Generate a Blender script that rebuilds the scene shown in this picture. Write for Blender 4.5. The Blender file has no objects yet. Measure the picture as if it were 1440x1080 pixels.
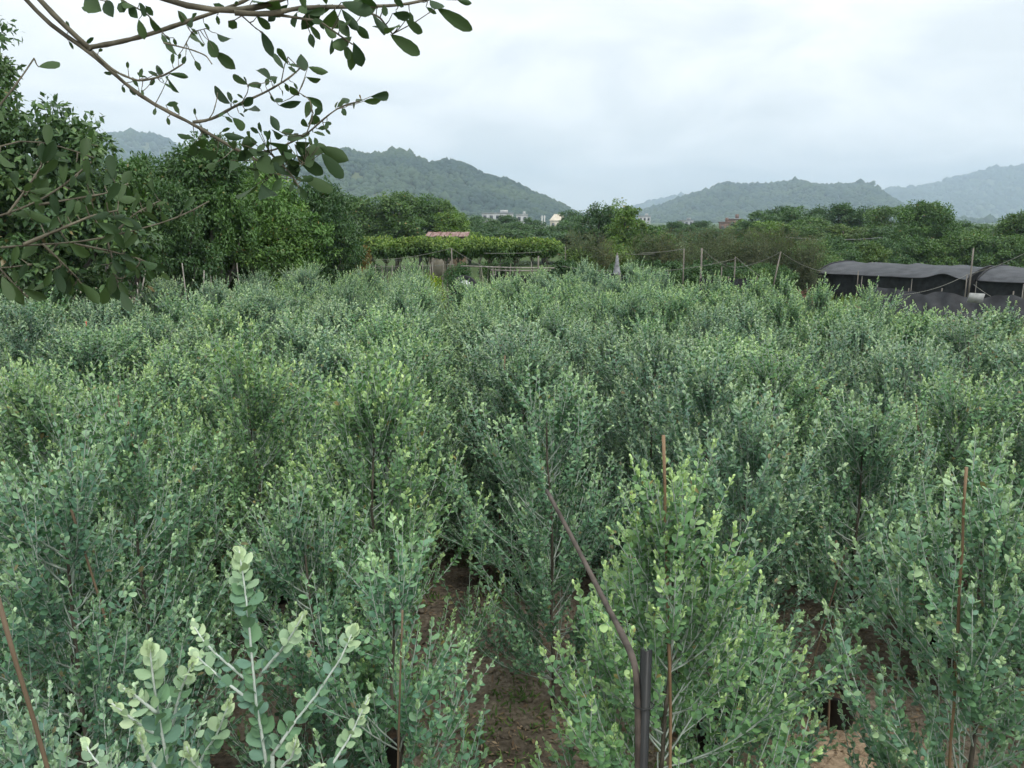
import bpy, math, random
import numpy as np
from mathutils import Vector, Matrix

# ------------------------------------------------------------------ camera, sky, sun
C = bpy.context.scene.collection
SC = bpy.context.scene
CAMZ = 3.2
PITCH = math.radians(11.7)
F = 1109.0                         # focal length in pixels of the 1440 px wide photograph
cam = bpy.data.cameras.new('camera'); cam.sensor_width = 36.0; cam.lens = 36.0 * F / 1440.0
cam.clip_start = 0.05; cam.clip_end = 20000.0
camo = bpy.data.objects.new('camera', cam); C.objects.link(camo)
camo.location = (0, 0, CAMZ); camo.rotation_euler = (math.pi / 2 - PITCH, 0, 0)
SC.camera = camo

SUN_EL, SUN_AZ = math.radians(58), math.radians(150)     # azimuth measured clockwise from +Y
world = bpy.data.worlds.new('World'); SC.world = world; world.use_nodes = True
def build_world():
    nt = world.node_tree; nt.nodes.clear(); N = nt.nodes.new; L = nt.links.new
    out = N('ShaderNodeOutputWorld')
    sky = N('ShaderNodeTexSky'); sky.sky_type = 'NISHITA'; sky.sun_disc = False
    sky.sun_elevation = SUN_EL; sky.sun_rotation = SUN_AZ
    b1 = N('ShaderNodeBackground'); b1.inputs['Strength'].default_value = 0.10
    L(sky.outputs['Color'], b1.inputs['Color'])
    # cloud deck: direction projected on a level layer, two scales of noise
    tc = N('ShaderNodeTexCoord'); sep = N('ShaderNodeSeparateXYZ'); L(tc.outputs['Generated'], sep.inputs[0])
    zz = N('ShaderNodeMath'); zz.operation = 'ABSOLUTE'; L(sep.outputs['Z'], zz.inputs[0])
    za = N('ShaderNodeMath'); za.operation = 'ADD'; za.inputs[1].default_value = 0.26; L(zz.outputs[0], za.inputs[0])
    dx = N('ShaderNodeMath'); dx.operation = 'DIVIDE'; L(sep.outputs['X'], dx.inputs[0]); L(za.outputs[0], dx.inputs[1])
    dy = N('ShaderNodeMath'); dy.operation = 'DIVIDE'; L(sep.outputs['Y'], dy.inputs[0]); L(za.outputs[0], dy.inputs[1])
    cb = N('ShaderNodeCombineXYZ'); L(dx.outputs[0], cb.inputs[0]); L(dy.outputs[0], cb.inputs[1])
    n1 = N('ShaderNodeTexNoise'); n1.inputs['Scale'].default_value = 1.9; n1.inputs['Detail'].default_value = 8
    n1.inputs['Roughness'].default_value = 0.55; n1.inputs['Distortion'].default_value = 0.5
    L(cb.outputs[0], n1.inputs['Vector'])
    r1 = N('ShaderNodeValToRGB'); L(n1.outputs['Fac'], r1.inputs[0])
    r1.color_ramp.elements[0].position = 0.36; r1.color_ramp.elements[0].color = (0.62, 0.655, 0.668, 1)
    r1.color_ramp.elements[1].position = 0.64; r1.color_ramp.elements[1].color = (0.84, 0.85, 0.85, 1)
    b2 = N('ShaderNodeBackground'); b2.inputs['Strength'].default_value = 1.0; L(r1.outputs[0], b2.inputs['Color'])
    mx = N('ShaderNodeMixShader'); mx.inputs[0].default_value = 0.93
    L(b1.outputs[0], mx.inputs[1]); L(b2.outputs[0], mx.inputs[2]); L(mx.outputs[0], out.inputs['Surface'])
build_world()

sl = bpy.data.lights.new('sun', 'SUN'); sl.energy = 1.5; sl.angle = math.radians(28); sl.color = (1.0, 0.97, 0.92)
so = bpy.data.objects.new('sun', sl); C.objects.link(so)
sd = Vector((math.sin(SUN_AZ) * math.cos(SUN_EL), math.cos(SUN_AZ) * math.cos(SUN_EL), math.sin(SUN_EL)))
so.rotation_euler = sd.to_track_quat('Z', 'Y').to_euler(); so.location = sd * 50

SC.view_settings.view_transform = 'Standard'; SC.view_settings.look = 'None'
SC.view_settings.exposure = 0.72; SC.view_settings.gamma = 1.0
SC.render.engine = 'CYCLES'
cy = SC.cycles
cy.use_denoising = True; cy.max_bounces = 6; cy.diffuse_bounces = 2; cy.glossy_bounces = 2
cy.transmission_bounces = 4; cy.transparent_max_bounces = 6; cy.volume_bounces = 4
cy.use_adaptive_sampling = True; cy.adaptive_threshold = 0.03
cy.caustics_reflective = False; cy.caustics_refractive = False
SC.render.use_persistent_data = False

# ------------------------------------------------------------------ helpers
SP, CP = math.sin(PITCH), math.cos(PITCH)
def ray(px, py):
    dx = (px - 720) / F; dy = (540 - py) / F
    return np.array((dx, CP + dy * SP, -SP + dy * CP))
def at(px, py, Y):
    d = ray(px, py); p = d * (Y / d[1]); p[2] += CAMZ
    return p
def zat(py, Y): return float(at(720, py, Y)[2])
def xat(px, py, Y): return float(at(px, py, Y)[0])

def put(o, parent=None):
    C.objects.link(o)
    if parent is not None: o.parent = parent
    return o
def tag(o, label=None, cat=None, group=None, kind=None):
    if label: o['label'] = label
    if cat: o['category'] = cat
    if group: o['group'] = group
    if kind: o['kind'] = kind
    return o
def empty(name, loc=(0, 0, 0), rz=0.0):
    o = bpy.data.objects.new(name, None); C.objects.link(o)
    o.location = loc; o.rotation_euler = (0, 0, rz); o.empty_display_size = 0.1
    return o
def obj(name, me, parent=None, loc=None):
    o = bpy.data.objects.new(name, me); put(o, parent)
    if loc is not None: o.location = loc
    return o

def mesh_np(name, verts, tris=None, quads=None, mat=None, tint=None, smooth=False):
    verts = np.asarray(verts, dtype=np.float32).reshape(-1, 3)
    nt = 0 if tris is None else len(tris); nq = 0 if quads is None else len(quads)
    loops = []
    if nt: loops.append(np.asarray(tris, dtype=np.int32).ravel())
    if nq: loops.append(np.asarray(quads, dtype=np.int32).ravel())
    li = np.concatenate(loops)
    starts = np.concatenate([np.arange(nt) * 3, nt * 3 + np.arange(nq) * 4]).astype(np.int32)
    tot = np.concatenate([np.full(nt, 3), np.full(nq, 4)]).astype(np.int32)
    me = bpy.data.meshes.new(name)
    me.vertices.add(len(verts)); me.vertices.foreach_set('co', verts.ravel())
    me.loops.add(len(li)); me.loops.foreach_set('vertex_index', li)
    me.polygons.add(nt + nq); me.polygons.foreach_set('loop_start', starts); me.polygons.foreach_set('loop_total', tot)
    if tint is not None:
        a = me.attributes.new('tint', 'FLOAT_COLOR', 'POINT')
        t4 = np.zeros((len(verts), 4), dtype=np.float32); t4[:, 3] = 1
        t = np.asarray(tint, dtype=np.float32); t4[:, :t.shape[1]] = t
        a.data.foreach_set('color', t4.ravel())
    me.update(calc_edges=True)
    if smooth: me.polygons.foreach_set('use_smooth', np.ones(nt + nq, dtype=bool))
    me.validate()
    if mat is not None: me.materials.append(mat)
    return me

def nrm(a):
    return a / np.maximum(np.linalg.norm(a, axis=-1, keepdims=True), 1e-9)

class MB:
    """collects boxes, tubes and sheets, builds one mesh"""
    def __init__(s): s.v = []; s.q = []; s.t = []; s.n = 0
    def add(s, v, q=None, t=None):
        v = np.asarray(v, dtype=float).reshape(-1, 3)
        if q is not None and len(q): s.q.append(np.asarray(q) + s.n)
        if t is not None and len(t): s.t.append(np.asarray(t) + s.n)
        s.v.append(v); s.n += len(v); return s
    def box(s, c, size, rz=0.0, tilt=None):
        h = np.array(size) / 2
        v = np.array([(x, y, z) for z in (-1, 1) for y in (-1, 1) for x in (-1, 1)]) * h
        if tilt is not None: v = v @ np.array(Matrix.Rotation(tilt[0], 3, tilt[1])).T
        R = np.array(Matrix.Rotation(rz, 3, 'Z'))
        v = v @ R.T + np.array(c)
        return s.add(v, [(0, 2, 3, 1), (4, 5, 7, 6), (0, 1, 5, 4), (2, 6, 7, 3), (0, 4, 6, 2), (1, 3, 7, 5)])
    def tube(s, pts, rad, sides=8, cap=True):
        pts = np.asarray(pts, dtype=float); k = len(pts)
        rad = np.full(k, rad) if np.isscalar(rad) else np.asarray(rad, dtype=float)
        T = nrm(np.gradient(pts, axis=0))
        ref = np.array((0, 0, 1.0)) if abs(T[:, 2]).mean() < 0.8 else np.array((1.0, 0, 0))
        A = nrm(np.cross(T, ref)); B = np.cross(T, A)
        th = np.arange(sides) * 2 * math.pi / sides
        v = pts[:, None] + rad[:, None, None] * (A[:, None] * np.cos(th)[None, :, None] + B[:, None] * np.sin(th)[None, :, None])
        i = np.arange(k - 1)[:, None] * sides; j = np.arange(sides)[None]; j2 = (j + 1) % sides
        q = np.stack([i + j, i + j2, i + sides + j2, i + sides + j], -1).reshape(-1, 4)
        v = v.reshape(-1, 3); t = []
        if cap:
            v = np.vstack([v, pts[0], pts[-1]]); a, b = k * sides, k * sides + 1
            for m in range(sides):
                t.append((a, (m + 1) % sides, m)); t.append((b, (k - 1) * sides + m, (k - 1) * sides + (m + 1) % sides))
        return s.add(v, q, t)
    def lathe(s, prof, seg=24, c=(0, 0, 0)):
        prof = np.asarray(prof, dtype=float); k = len(prof)
        th = np.arange(seg) * 2 * math.pi / seg
        v = np.stack([prof[:, None, 0] * np.cos(th), prof[:, None, 0] * np.sin(th), np.repeat(prof[:, None, 1], seg, 1)], -1)
        i = np.arange(k - 1)[:, None] * seg; j = np.arange(seg)[None]; j2 = (j + 1) % seg
        q = np.stack([i + j, i + j2, i + seg + j2, i + seg + j], -1).reshape(-1, 4)
        return s.add(v.reshape(-1, 3) + np.array(c), q)
    def grid(s, P):
        P = np.asarray(P, dtype=float); a, b = P.shape[:2]
        i = np.arange(a - 1)[:, None] * b; j = np.arange(b - 1)[None]
        q = np.stack([i + j, i + j + 1, i + b + j + 1, i + b + j], -1).reshape(-1, 4)
        return s.add(P.reshape(-1, 3), q)
    def mesh(s, name, mat, smooth=False):
        return mesh_np(name, np.vstack(s.v), np.vstack(s.t) if s.t else None, np.vstack(s.q) if s.q else None, mat, smooth=smooth)
    def build(s, name, mat, parent=None, smooth=False):
        return obj(name, s.mesh(name, mat, smooth), parent)

def tubes(P, rad, sides=3):
    """many polylines with the same point count: P (n,k,3), rad (n,k)"""
    n, k = P.shape[:2]
    T = nrm(np.gradient(P, axis=1))
    ref = np.where(np.abs(T[..., 2:3]) < 0.85, np.array((0, 0, 1.0)), np.array((1.0, 0, 0)))
    A = nrm(np.cross(T, ref)); B = np.cross(T, A)
    th = np.arange(sides) * 2 * math.pi / sides
    v = P[:, :, None] + rad[:, :, None, None] * (A[:, :, None] * np.cos(th)[:, None] + B[:, :, None] * np.sin(th)[:, None])
    base = (np.arange(n) * k * sides)[:, None, None] + (np.arange(k - 1) * sides)[None, :, None]
    j = np.arange(sides)[None, None]; j2 = (j + 1) % sides
    q = np.stack([base + j, base + j2, base + sides + j2, base + sides + j], -1).reshape(-1, 4)
    return v.reshape(-1, 3), q

# outline of a leaf: (along, across, lift); widest past the middle
LEAF6 = np.array([(0, 0, 0), (.38, .46, .06), (.38, -.46, .06), (.78, .40, .03), (.78, -.40, .03), (1, 0, -.04)])
LEAF6_T = np.array([(0, 2, 1), (3, 4, 5)]); LEAF6_Q = np.array([(1, 2, 4, 3)])
LEAF4 = np.array([(0, 0, 0), (.5, .5, .05), (.5, -.5, .05), (1, 0, -.06)])
LEAF4_T = np.array([(0, 2, 1), (1, 2, 3)])
def leaf_arrays(pos, axis, normal, ln, wd, shape=6):
    side = nrm(np.cross(normal, axis)); up = np.cross(axis, side)
    S = LEAF6 if shape == 6 else LEAF4
    v = (pos[:, None] + axis[:, None] * (S[None, :, 0:1] * ln[:, None, None]) + side[:, None] * (S[None, :, 1:2] * wd[:, None, None])
         + up[:, None] * (S[None, :, 2:3] * ln[:, None, None]))
    m = len(S); off = (np.arange(len(pos)) * m)[:, None, None]
    if shape == 6:
        return v.reshape(-1, 3), (LEAF6_T[None] + off).reshape(-1, 3), (LEAF6_Q[None] + off).reshape(-1, 4), m
    return v.reshape(-1, 3), (LEAF4_T[None] + off).reshape(-1, 3), None, m
def leaves_mesh(name, d, mat, shape=6):
    v, t, q, m = leaf_arrays(d['pos'], d['axis'], d['nor'], d['len'], d['wid'], shape)
    h_ = np.sin(d['rnd'] * 91.7 + d['len'] * 5000) * 437.5; h_ = h_ - np.floor(h_)
    tint = np.repeat(np.stack([d['tip'], d['rnd'], (h_ < .012) * .85], -1), m, 0)
    return mesh_np(name, v, t, q, mat, tint)

# ------------------------------------------------------------------ materials
def new_mat(name):
    m = bpy.data.materials.new(name); m.use_nodes = True; m.node_tree.nodes.clear()
    return m, m.node_tree.nodes.new, m.node_tree.links.new
def leaf_mat(name, ca, cb, ctip, rough=0.55, trans=0.28, use_obj=True, tr_gain=(1.15, 1.3, 0.6)):
    m, N, L = new_mat(name)
    out = N('ShaderNodeOutputMaterial'); at_ = N('ShaderNodeAttribute'); at_.attribute_name = 'tint'
    sp = N('ShaderNodeSeparateColor'); L(at_.outputs['Color'], sp.inputs[0])
    m1 = N('ShaderNodeMix'); m1.data_type = 'RGBA'; m1.inputs[6].default_value = (*ca, 1); m1.inputs[7].default_value = (*cb, 1)
    L(sp.outputs[1], m1.inputs[0])
    m2 = N('ShaderNodeMix'); m2.data_type = 'RGBA'; L(m1.outputs[2], m2.inputs[6]); m2.inputs[7].default_value = (*ctip, 1)
    L(sp.outputs[0], m2.inputs[0])
    md = N('ShaderNodeMix'); md.data_type = 'RGBA'; L(m2.outputs[2], md.inputs[6]); md.inputs[7].default_value = (.26, .19, .09, 1); L(sp.outputs[2], md.inputs[0])
    col = md.outputs[2]
    if use_obj:
        oi = N('ShaderNodeObjectInfo'); m3 = N('ShaderNodeMix'); m3.data_type = 'RGBA'; m3.blend_type = 'MULTIPLY'; m3.inputs[0].default_value = 1
        L(col, m3.inputs[6]); L(oi.outputs['Color'], m3.inputs[7]); col = m3.outputs[2]
    pb = N('ShaderNodeBsdfPrincipled'); pb.inputs['Roughness'].default_value = rough; pb.inputs['Specular IOR Level'].default_value = 0.35
    L(col, pb.inputs['Base Color'])
    tg = N('ShaderNodeMix'); tg.data_type = 'RGBA'; tg.blend_type = 'MULTIPLY'; tg.inputs[0].default_value = 1
    L(col, tg.inputs[6]); tg.inputs[7].default_value = (*tr_gain, 1)
    tb = N('ShaderNodeBsdfTranslucent'); L(tg.outputs[2], tb.inputs['Color'])
    mx = N('ShaderNodeMixShader'); mx.inputs[0].default_value = trans
    L(pb.outputs[0], mx.inputs[1]); L(tb.outputs[0], mx.inputs[2]); L(mx.outputs[0], out.inputs['Surface'])
    return m
def noise_mat(name, ca, cb, scale=8.0, rough=0.8, bump=0.0, detail=6, spec=0.3, metallic=0.0, stretch=(1, 1, 1), lo=0.35, hi=0.65):
    m, N, L = new_mat(name)
    out = N('ShaderNodeOutputMaterial'); tc = N('ShaderNodeTexCoord'); mp = N('ShaderNodeMapping'); mp.inputs['Scale'].default_value = stretch
    L(tc.outputs['Object'], mp.inputs[0])
    n = N('ShaderNodeTexNoise'); n.inputs['Scale'].default_value = scale; n.inputs['Detail'].default_value = detail; L(mp.outputs[0], n.inputs['Vector'])
    r = N('ShaderNodeValToRGB'); L(n.outputs['Fac'], r.inputs[0])
    r.color_ramp.elements[0].position = lo; r.color_ramp.elements[0].color = (*ca, 1)
    r.color_ramp.elements[1].position = hi; r.color_ramp.elements[1].color = (*cb, 1)
    pb = N('ShaderNodeBsdfPrincipled'); pb.inputs['Roughness'].default_value = rough; pb.inputs['Specular IOR Level'].default_value = spec
    pb.inputs['Metallic'].default_value = metallic
    L(r.outputs[0], pb.inputs['Base Color'])
    if bump:
        b = N('ShaderNodeBump'); b.inputs['Strength'].default_value = bump; b.inputs['Distance'].default_value = 0.02
        L(n.outputs['Fac'], b.inputs['Height']); L(b.outputs[0], pb.inputs['Normal'])
    L(pb.outputs[0], out.inputs['Surface'])
    return m

M = {}
M['wattle'] = leaf_mat('wattle_leaf', (.120, .226, .160), (.142, .268, .128), (.55, .68, .39), rough=.6, trans=.13)
M['twig'] = noise_mat('silver_twig', (.30, .36, .30), (.46, .52, .45), 30, .8)
M['shoot'] = noise_mat('pale_shoot', (.40, .46, .40), (.58, .64, .57), 30, .8)
M['bark'] = noise_mat('shrub_bark', (.055, .048, .036), (.13, .115, .088), 40, .9, .4, stretch=(1, 1, .3))
M['tree_bark'] = noise_mat('tree_bark', (.06, .055, .045), (.17, .155, .13), 14, .9, .6, stretch=(1, 1, .25))
M['pale_bark'] = noise_mat('pale_bark', (.12, .11, .09), (.30, .28, .24), 12, .9, .6, stretch=(1, 1, .3))
M['pot'] = noise_mat('black_pot', (.012, .012, .013), (.03, .028, .026), 12, .6)
M['potsoil'] = noise_mat('pot_soil', (.03, .022, .016), (.09, .062, .04), 30, .95, .8)
M['bamboo'] = noise_mat('bamboo', (.15, .095, .055), (.27, .18, .10), 9, .55, .1, stretch=(1, 1, .15))
M['oldbamboo'] = noise_mat('old_bamboo', (.12, .085, .055), (.22, .16, .10), 9, .7, .1, stretch=(1, 1, .15))
M['stakewood'] = noise_mat('grey_stake', (.16, .15, .13), (.34, .32, .28), 9, .85, .2, stretch=(1, 1, .2))
M['rope'] = noise_mat('rope', (.14, .14, .12), (.26, .26, .23), 30, .9)
M['broad'] = leaf_mat('broadleaf', (.052, .105, .046), (.098, .175, .058), (.21, .31, .085), rough=.45, trans=.22)
M['bigtree'] = leaf_mat('big_tree_leaf', (.045, .095, .045), (.085, .16, .06), (.18, .28, .09), rough=.4, trans=.22)
M['bough'] = leaf_mat('bough_leaf', (.022, .050, .020), (.042, .086, .030), (.10, .16, .045), rough=.62, trans=.22)
M['boughbark'] = noise_mat('bough_bark', (.07, .065, .045), (.17, .155, .11), 22, .85, .4, stretch=(1, 1, 1))
M['blacknet'] = noise_mat('black_net', (.010, .011, .012), (.026, .028, .03), 5, .75, .2)
M['soil'] = None

# ------------------------------------------------------------------ ground
rg = np.random.default_rng(5)
def vnoise(x, y, seed=0):
    """smooth value noise"""
    def h(i, j): 
        s = np.sin(i * 127.1 + j * 311.7 + seed * 74.7) * 43758.5453
        return s - np.floor(s)
    xi, yi = np.floor(x), np.floor(y); fx, fy = x - xi, y - yi
    fx = fx * fx * (3 - 2 * fx); fy = fy * fy * (3 - 2 * fy)
    return (h(xi, yi) * (1 - fx) + h(xi + 1, yi) * fx) * (1 - fy) + (h(xi, yi + 1) * (1 - fx) + h(xi + 1, yi + 1) * fx) * fy
def fbm(x, y, seed=0, o=4):
    r = 0; a = .5
    for k in range(o): r = r + a * vnoise(x * 2 ** k, y * 2 ** k, seed + k); a *= .5
    return r
def gz(x, y):
    x = np.asarray(x, float); y = np.asarray(y, float)
    near = np.clip(1.3 - np.hypot(x, y - 8) / 30, 0, 1)
    return ((fbm(x * .9, y * .9, 3) - .5) * .13 + (fbm(x * 5, y * 5, 9, 3) - .45) * .05) * near

def ground_mat():
    m, N, L = new_mat('soil_and_grass')
    out = N('ShaderNodeOutputMaterial'); geo = N('ShaderNodeNewGeometry')
    n1 = N('ShaderNodeTexNoise'); n1.inputs['Scale'].default_value = 1.3; n1.inputs['Detail'].default_value = 8; L(geo.outputs['Position'], n1.inputs['Vector'])
    n2 = N('ShaderNodeTexNoise'); n2.inputs['Scale'].default_value = 22; n2.inputs['Detail'].default_value = 8; n2.inputs['Roughness'].default_value = .7; L(geo.outputs['Position'], n2.inputs['Vector'])
    r1 = N('ShaderNodeValToRGB'); L(n1.outputs['Fac'], r1.inputs[0])
    r1.color_ramp.elements[0].position = .38; r1.color_ramp.elements[0].color = (.115, .10, .078, 1)
    r1.color_ramp.elements[1].position = .62; r1.color_ramp.elements[1].color = (.31, .268, .21, 1)
    r2 = N('ShaderNodeValToRGB'); L(n2.outputs['Fac'], r2.inputs[0])
    r2.color_ramp.elements[0].position = .36; r2.color_ramp.elements[0].color = (.45, .43, .4, 1)
    r2.color_ramp.elements[1].position = .62; r2.color_ramp.elements[1].color = (1.1, 1.08, 1.05, 1)
    mu = N('ShaderNodeMix'); mu.data_type = 'RGBA'; mu.blend_type = 'MULTIPLY'; mu.inputs[0].default_value = 1
    L(r1.outputs[0], mu.inputs[6]); L(r2.outputs[0], mu.inputs[7])
    # grass away from the planted field
    sp = N('ShaderNodeSeparateXYZ'); L(geo.outputs['Position'], sp.inputs[0])
    a = N('ShaderNodeMath'); a.operation = 'MULTIPLY_ADD'; a.inputs[1].default_value = 9; L(n1.outputs['Fac'], a.inputs[0]); L(sp.outputs['Y'], a.inputs[2])
    mr = N('ShaderNodeMapRange'); mr.inputs[1].default_value = 25; mr.inputs[2].default_value = 29; L(a.outputs[0], mr.inputs[0])
    g = N('ShaderNodeValToRGB'); L(n2.outputs['Fac'], g.inputs[0])
    g.color_ramp.elements[0].color = (.035, .06, .022, 1); g.color_ramp.elements[1].color = (.10, .15, .05, 1)
    mx = N('ShaderNodeMix'); mx.data_type = 'RGBA'; L(mr.outputs[0], mx.inputs[0]); L(mu.outputs[2], mx.inputs[6]); L(g.outputs[0], mx.inputs[7])
    ds = N('ShaderNodeVectorMath'); ds.operation = 'DISTANCE'; L(geo.outputs['Position'], ds.inputs[0]); ds.inputs[1].default_value = (1.95, 3.7, 0)
    da = N('ShaderNodeMath'); da.operation = 'MULTIPLY_ADD'; da.inputs[1].default_value = 1.6; L(n1.outputs['Fac'], da.inputs[0]); L(ds.outputs['Value'], da.inputs[2])
    dm = N('ShaderNodeMapRange'); dm.inputs[1].default_value = 1.9; dm.inputs[2].default_value = 1.35; L(da.outputs[0], dm.inputs[0])
    sm = N('ShaderNodeMix'); sm.data_type = 'RGBA'; sm.blend_type = 'MULTIPLY'; sm.inputs[0].default_value = 1; sm.inputs[6].default_value = (.48, .37, .26, 1); L(r2.outputs[0], sm.inputs[7])
    m9 = N('ShaderNodeMix'); m9.data_type = 'RGBA'; L(dm.outputs[0], m9.inputs[0]); L(mx.outputs[2], m9.inputs[6]); L(sm.outputs[2], m9.inputs[7]); mx = m9
    pb = N('ShaderNodeBsdfPrincipled'); pb.inputs['Roughness'].default_value = .95; pb.inputs['Specular IOR Level'].default_value = .15
    L(mx.outputs[2], pb.inputs['Base Color'])
    b = N('ShaderNodeBump'); b.inputs['Strength'].default_value = .8; b.inputs['Distance'].default_value = .03; L(n2.outputs['Fac'], b.inputs['Height']); L(b.outputs[0], pb.inputs['Normal'])
    L(pb.outputs[0], out.inputs['Surface'])
    return m
M['soil'] = ground_mat()
def axis_coords():
    xs = np.concatenate([-np.geomspace(12, 4500, 26)[::-1], np.arange(-11.9, 12, .19), np.geomspace(12.1, 4500, 26)])
    ys = np.concatenate([-np.geomspace(1, 300, 12)[::-1], np.arange(-.8, 22, .19), np.geomspace(22.2, 5200, 40)])
    return xs, ys
xs, ys = axis_coords()
GX, GY = np.meshgrid(xs, ys, indexing='ij')
G = np.stack([GX, GY, gz(GX, GY)], -1)
g = MB().grid(G[:, ::-1]).build('ground', M['soil'], smooth=True)
tag(g, kind='structure')

# ------------------------------------------------------------------ hills with their woods
def forest_mat(name, ca, cb):
    return leaf_mat(name, ca, cb, ca, rough=.8, trans=0.05, use_obj=False)
M['forest'] = forest_mat('hill_wood', (.018, .048, .036), (.055, .092, .045))
M['hillside'] = noise_mat('hillside', (.05, .08, .035), (.12, .14, .06), .02, .95)
def ico(n=2):
    import bmesh
    bm = bmesh.new(); bmesh.ops.create_icosphere(bm, subdivisions=n, radius=1.0)
    v = np.array([p.co[:] for p in bm.verts]); f = np.array([[q.index for q in t.verts] for t in bm.faces]); bm.free()
    return v, f
ICOS = {1: ico(1), 2: ico(2)}
def make_hill(name, ridge, D, depth, crown, ncrown, seed, sub=1, wood_label=None):
    ICO_V, ICO_F = ICOS[sub]
    rng = np.random.default_rng(seed)
    pxs = np.array([p[0] for p in ridge], float); pys = np.array([p[1] for p in ridge], float)
    nu = 120; nv = 36
    u = np.linspace(pxs[0], pxs[-1], nu); h = np.interp(u, pxs, pys)
    rp = np.array([at(a, b, D) for a, b in zip(u, h)])
    rp[:, 2] -= crown * .8
    v = np.linspace(-1.0, 1.0, nv)
    prof = np.where(v < 0, 1 - np.abs(v) ** 1.25, (1 - v ** 1.6))
    yo = np.where(v < 0, v * depth, v * depth * .8)
    X = rp[:, 0:1] * (1 + (yo / D)[None] * .6); Y = rp[:, 1:2] + yo[None]
    hz = np.maximum(rp[:, 2:3], 1)
    gully = (fbm(X / (depth * .22), Y / (depth * .5), seed) - .5)
    Z = hz * prof[None] + gully * hz * .55 * (np.sin(np.abs(v) * math.pi))[None] - 2.0 * (np.abs(v)[None])
    Z = np.where(np.abs(v)[None] >= .999, -3, Z)
    # ends taper to the ground
    P = np.stack([X, Y, Z], -1)
    o = MB().grid(P[:, ::-1]).build(name, M['hillside'], smooth=True); tag(o, kind='structure')
    # crowns scattered over the near slope and just past the ridge
    a = rng.random(ncrown) * (nu - 1); b = rng.random(ncrown) * (nv * .60)
    i = a.astype(int); j = b.astype(int); fa = (a - i)[:, None]; fb = (b - j)[:, None]
    c = P[i, j] * (1 - fa) * (1 - fb) + P[np.minimum(i + 1, nu - 1), j] * fa * (1 - fb) + P[i, j + 1] * (1 - fa) * fb + P[np.minimum(i + 1, nu - 1), j + 1] * fa * fb
    r = crown * rng.uniform(.55, 1.25, ncrown) * np.where(rng.random(ncrown) < .06, 1.35, 1)
    c[:, 2] += r * .45
    # ragged balls
    n = len(ICO_V)
    noise = 1 + rng.normal(0, .17, (ncrown, n))
    V = c[:, None] + ICO_V[None] * noise[..., None] * r[:, None, None] * np.array((1, 1, 1.0))
    off = (np.arange(ncrown) * n)[:, None, None]
    T = (ICO_F[None] + off).reshape(-1, 3)
    tint = np.repeat(np.stack([np.zeros(ncrown), np.clip(rng.normal(0, .22, ncrown) + (fbm(c[:, 0] / 60, c[:, 1] / 60 + c[:, 2] / 40, 4) - .47) * 2.6 + .45, 0, 1)], -1), n, 0)
    w = obj('hill_wood', mesh_np('hill_wood', V.reshape(-1, 3), T, None, M['forest'], tint))
    tag(w, wood_label, 'wood', None, 'stuff')
    return o
make_hill('hill', [(330, 300), (360, 262), (400, 232), (440, 215), (475, 208), (490, 209), (515, 216), (545, 215), (560, 210), (580, 217), (603, 230), (625, 225), (650, 229), (680, 245), (720, 258), (760, 275), (800, 296), (822, 306), (850, 312)],
          900, 260, 3.2, 9500, 11, wood_label='blue-green forest covering the nearer hill left of centre')
make_hill('hill', [(40, 250), (110, 215), (160, 190), (185, 187), (200, 191), (215, 190), (235, 199), (262, 214), (300, 232), (340, 255), (400, 290), (440, 310)],
          1700, 420, 7.5, 3200, 12, wood_label='hazy blue forest on the far hill behind the left trees')
make_hill('hill', [(868, 312), (890, 302), (930, 290), (960, 278), (1000, 265), (1020, 257), (1040, 261), (1080, 260), (1100, 256), (1120, 254), (1140, 260), (1180, 262), (1210, 257), (1225, 262), (1245, 279), (1265, 292), (1300, 306), (1330, 312)],
          1500, 380, 5.0, 6500, 13, wood_label='hazy forest covering the broad hill on the right')
make_hill('hill', [(1150, 312), (1190, 290), (1230, 270), (1260, 266), (1300, 261), (1340, 250), (1390, 238), (1440, 232), (1500, 227), (1600, 232), (1720, 260)],
          3000, 700, 10, 4000, 14, wood_label='pale hazy forest on the farthest hill at the right edge')
make_hill('hill', [(840, 312), (880, 296), (915, 284), (950, 277), (985, 274), (1030, 280), (1080, 295), (1120, 310)],
          3400, 600, 13, 2000, 15, wood_label='palest forest on the low far hill between the two big hills')

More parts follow.
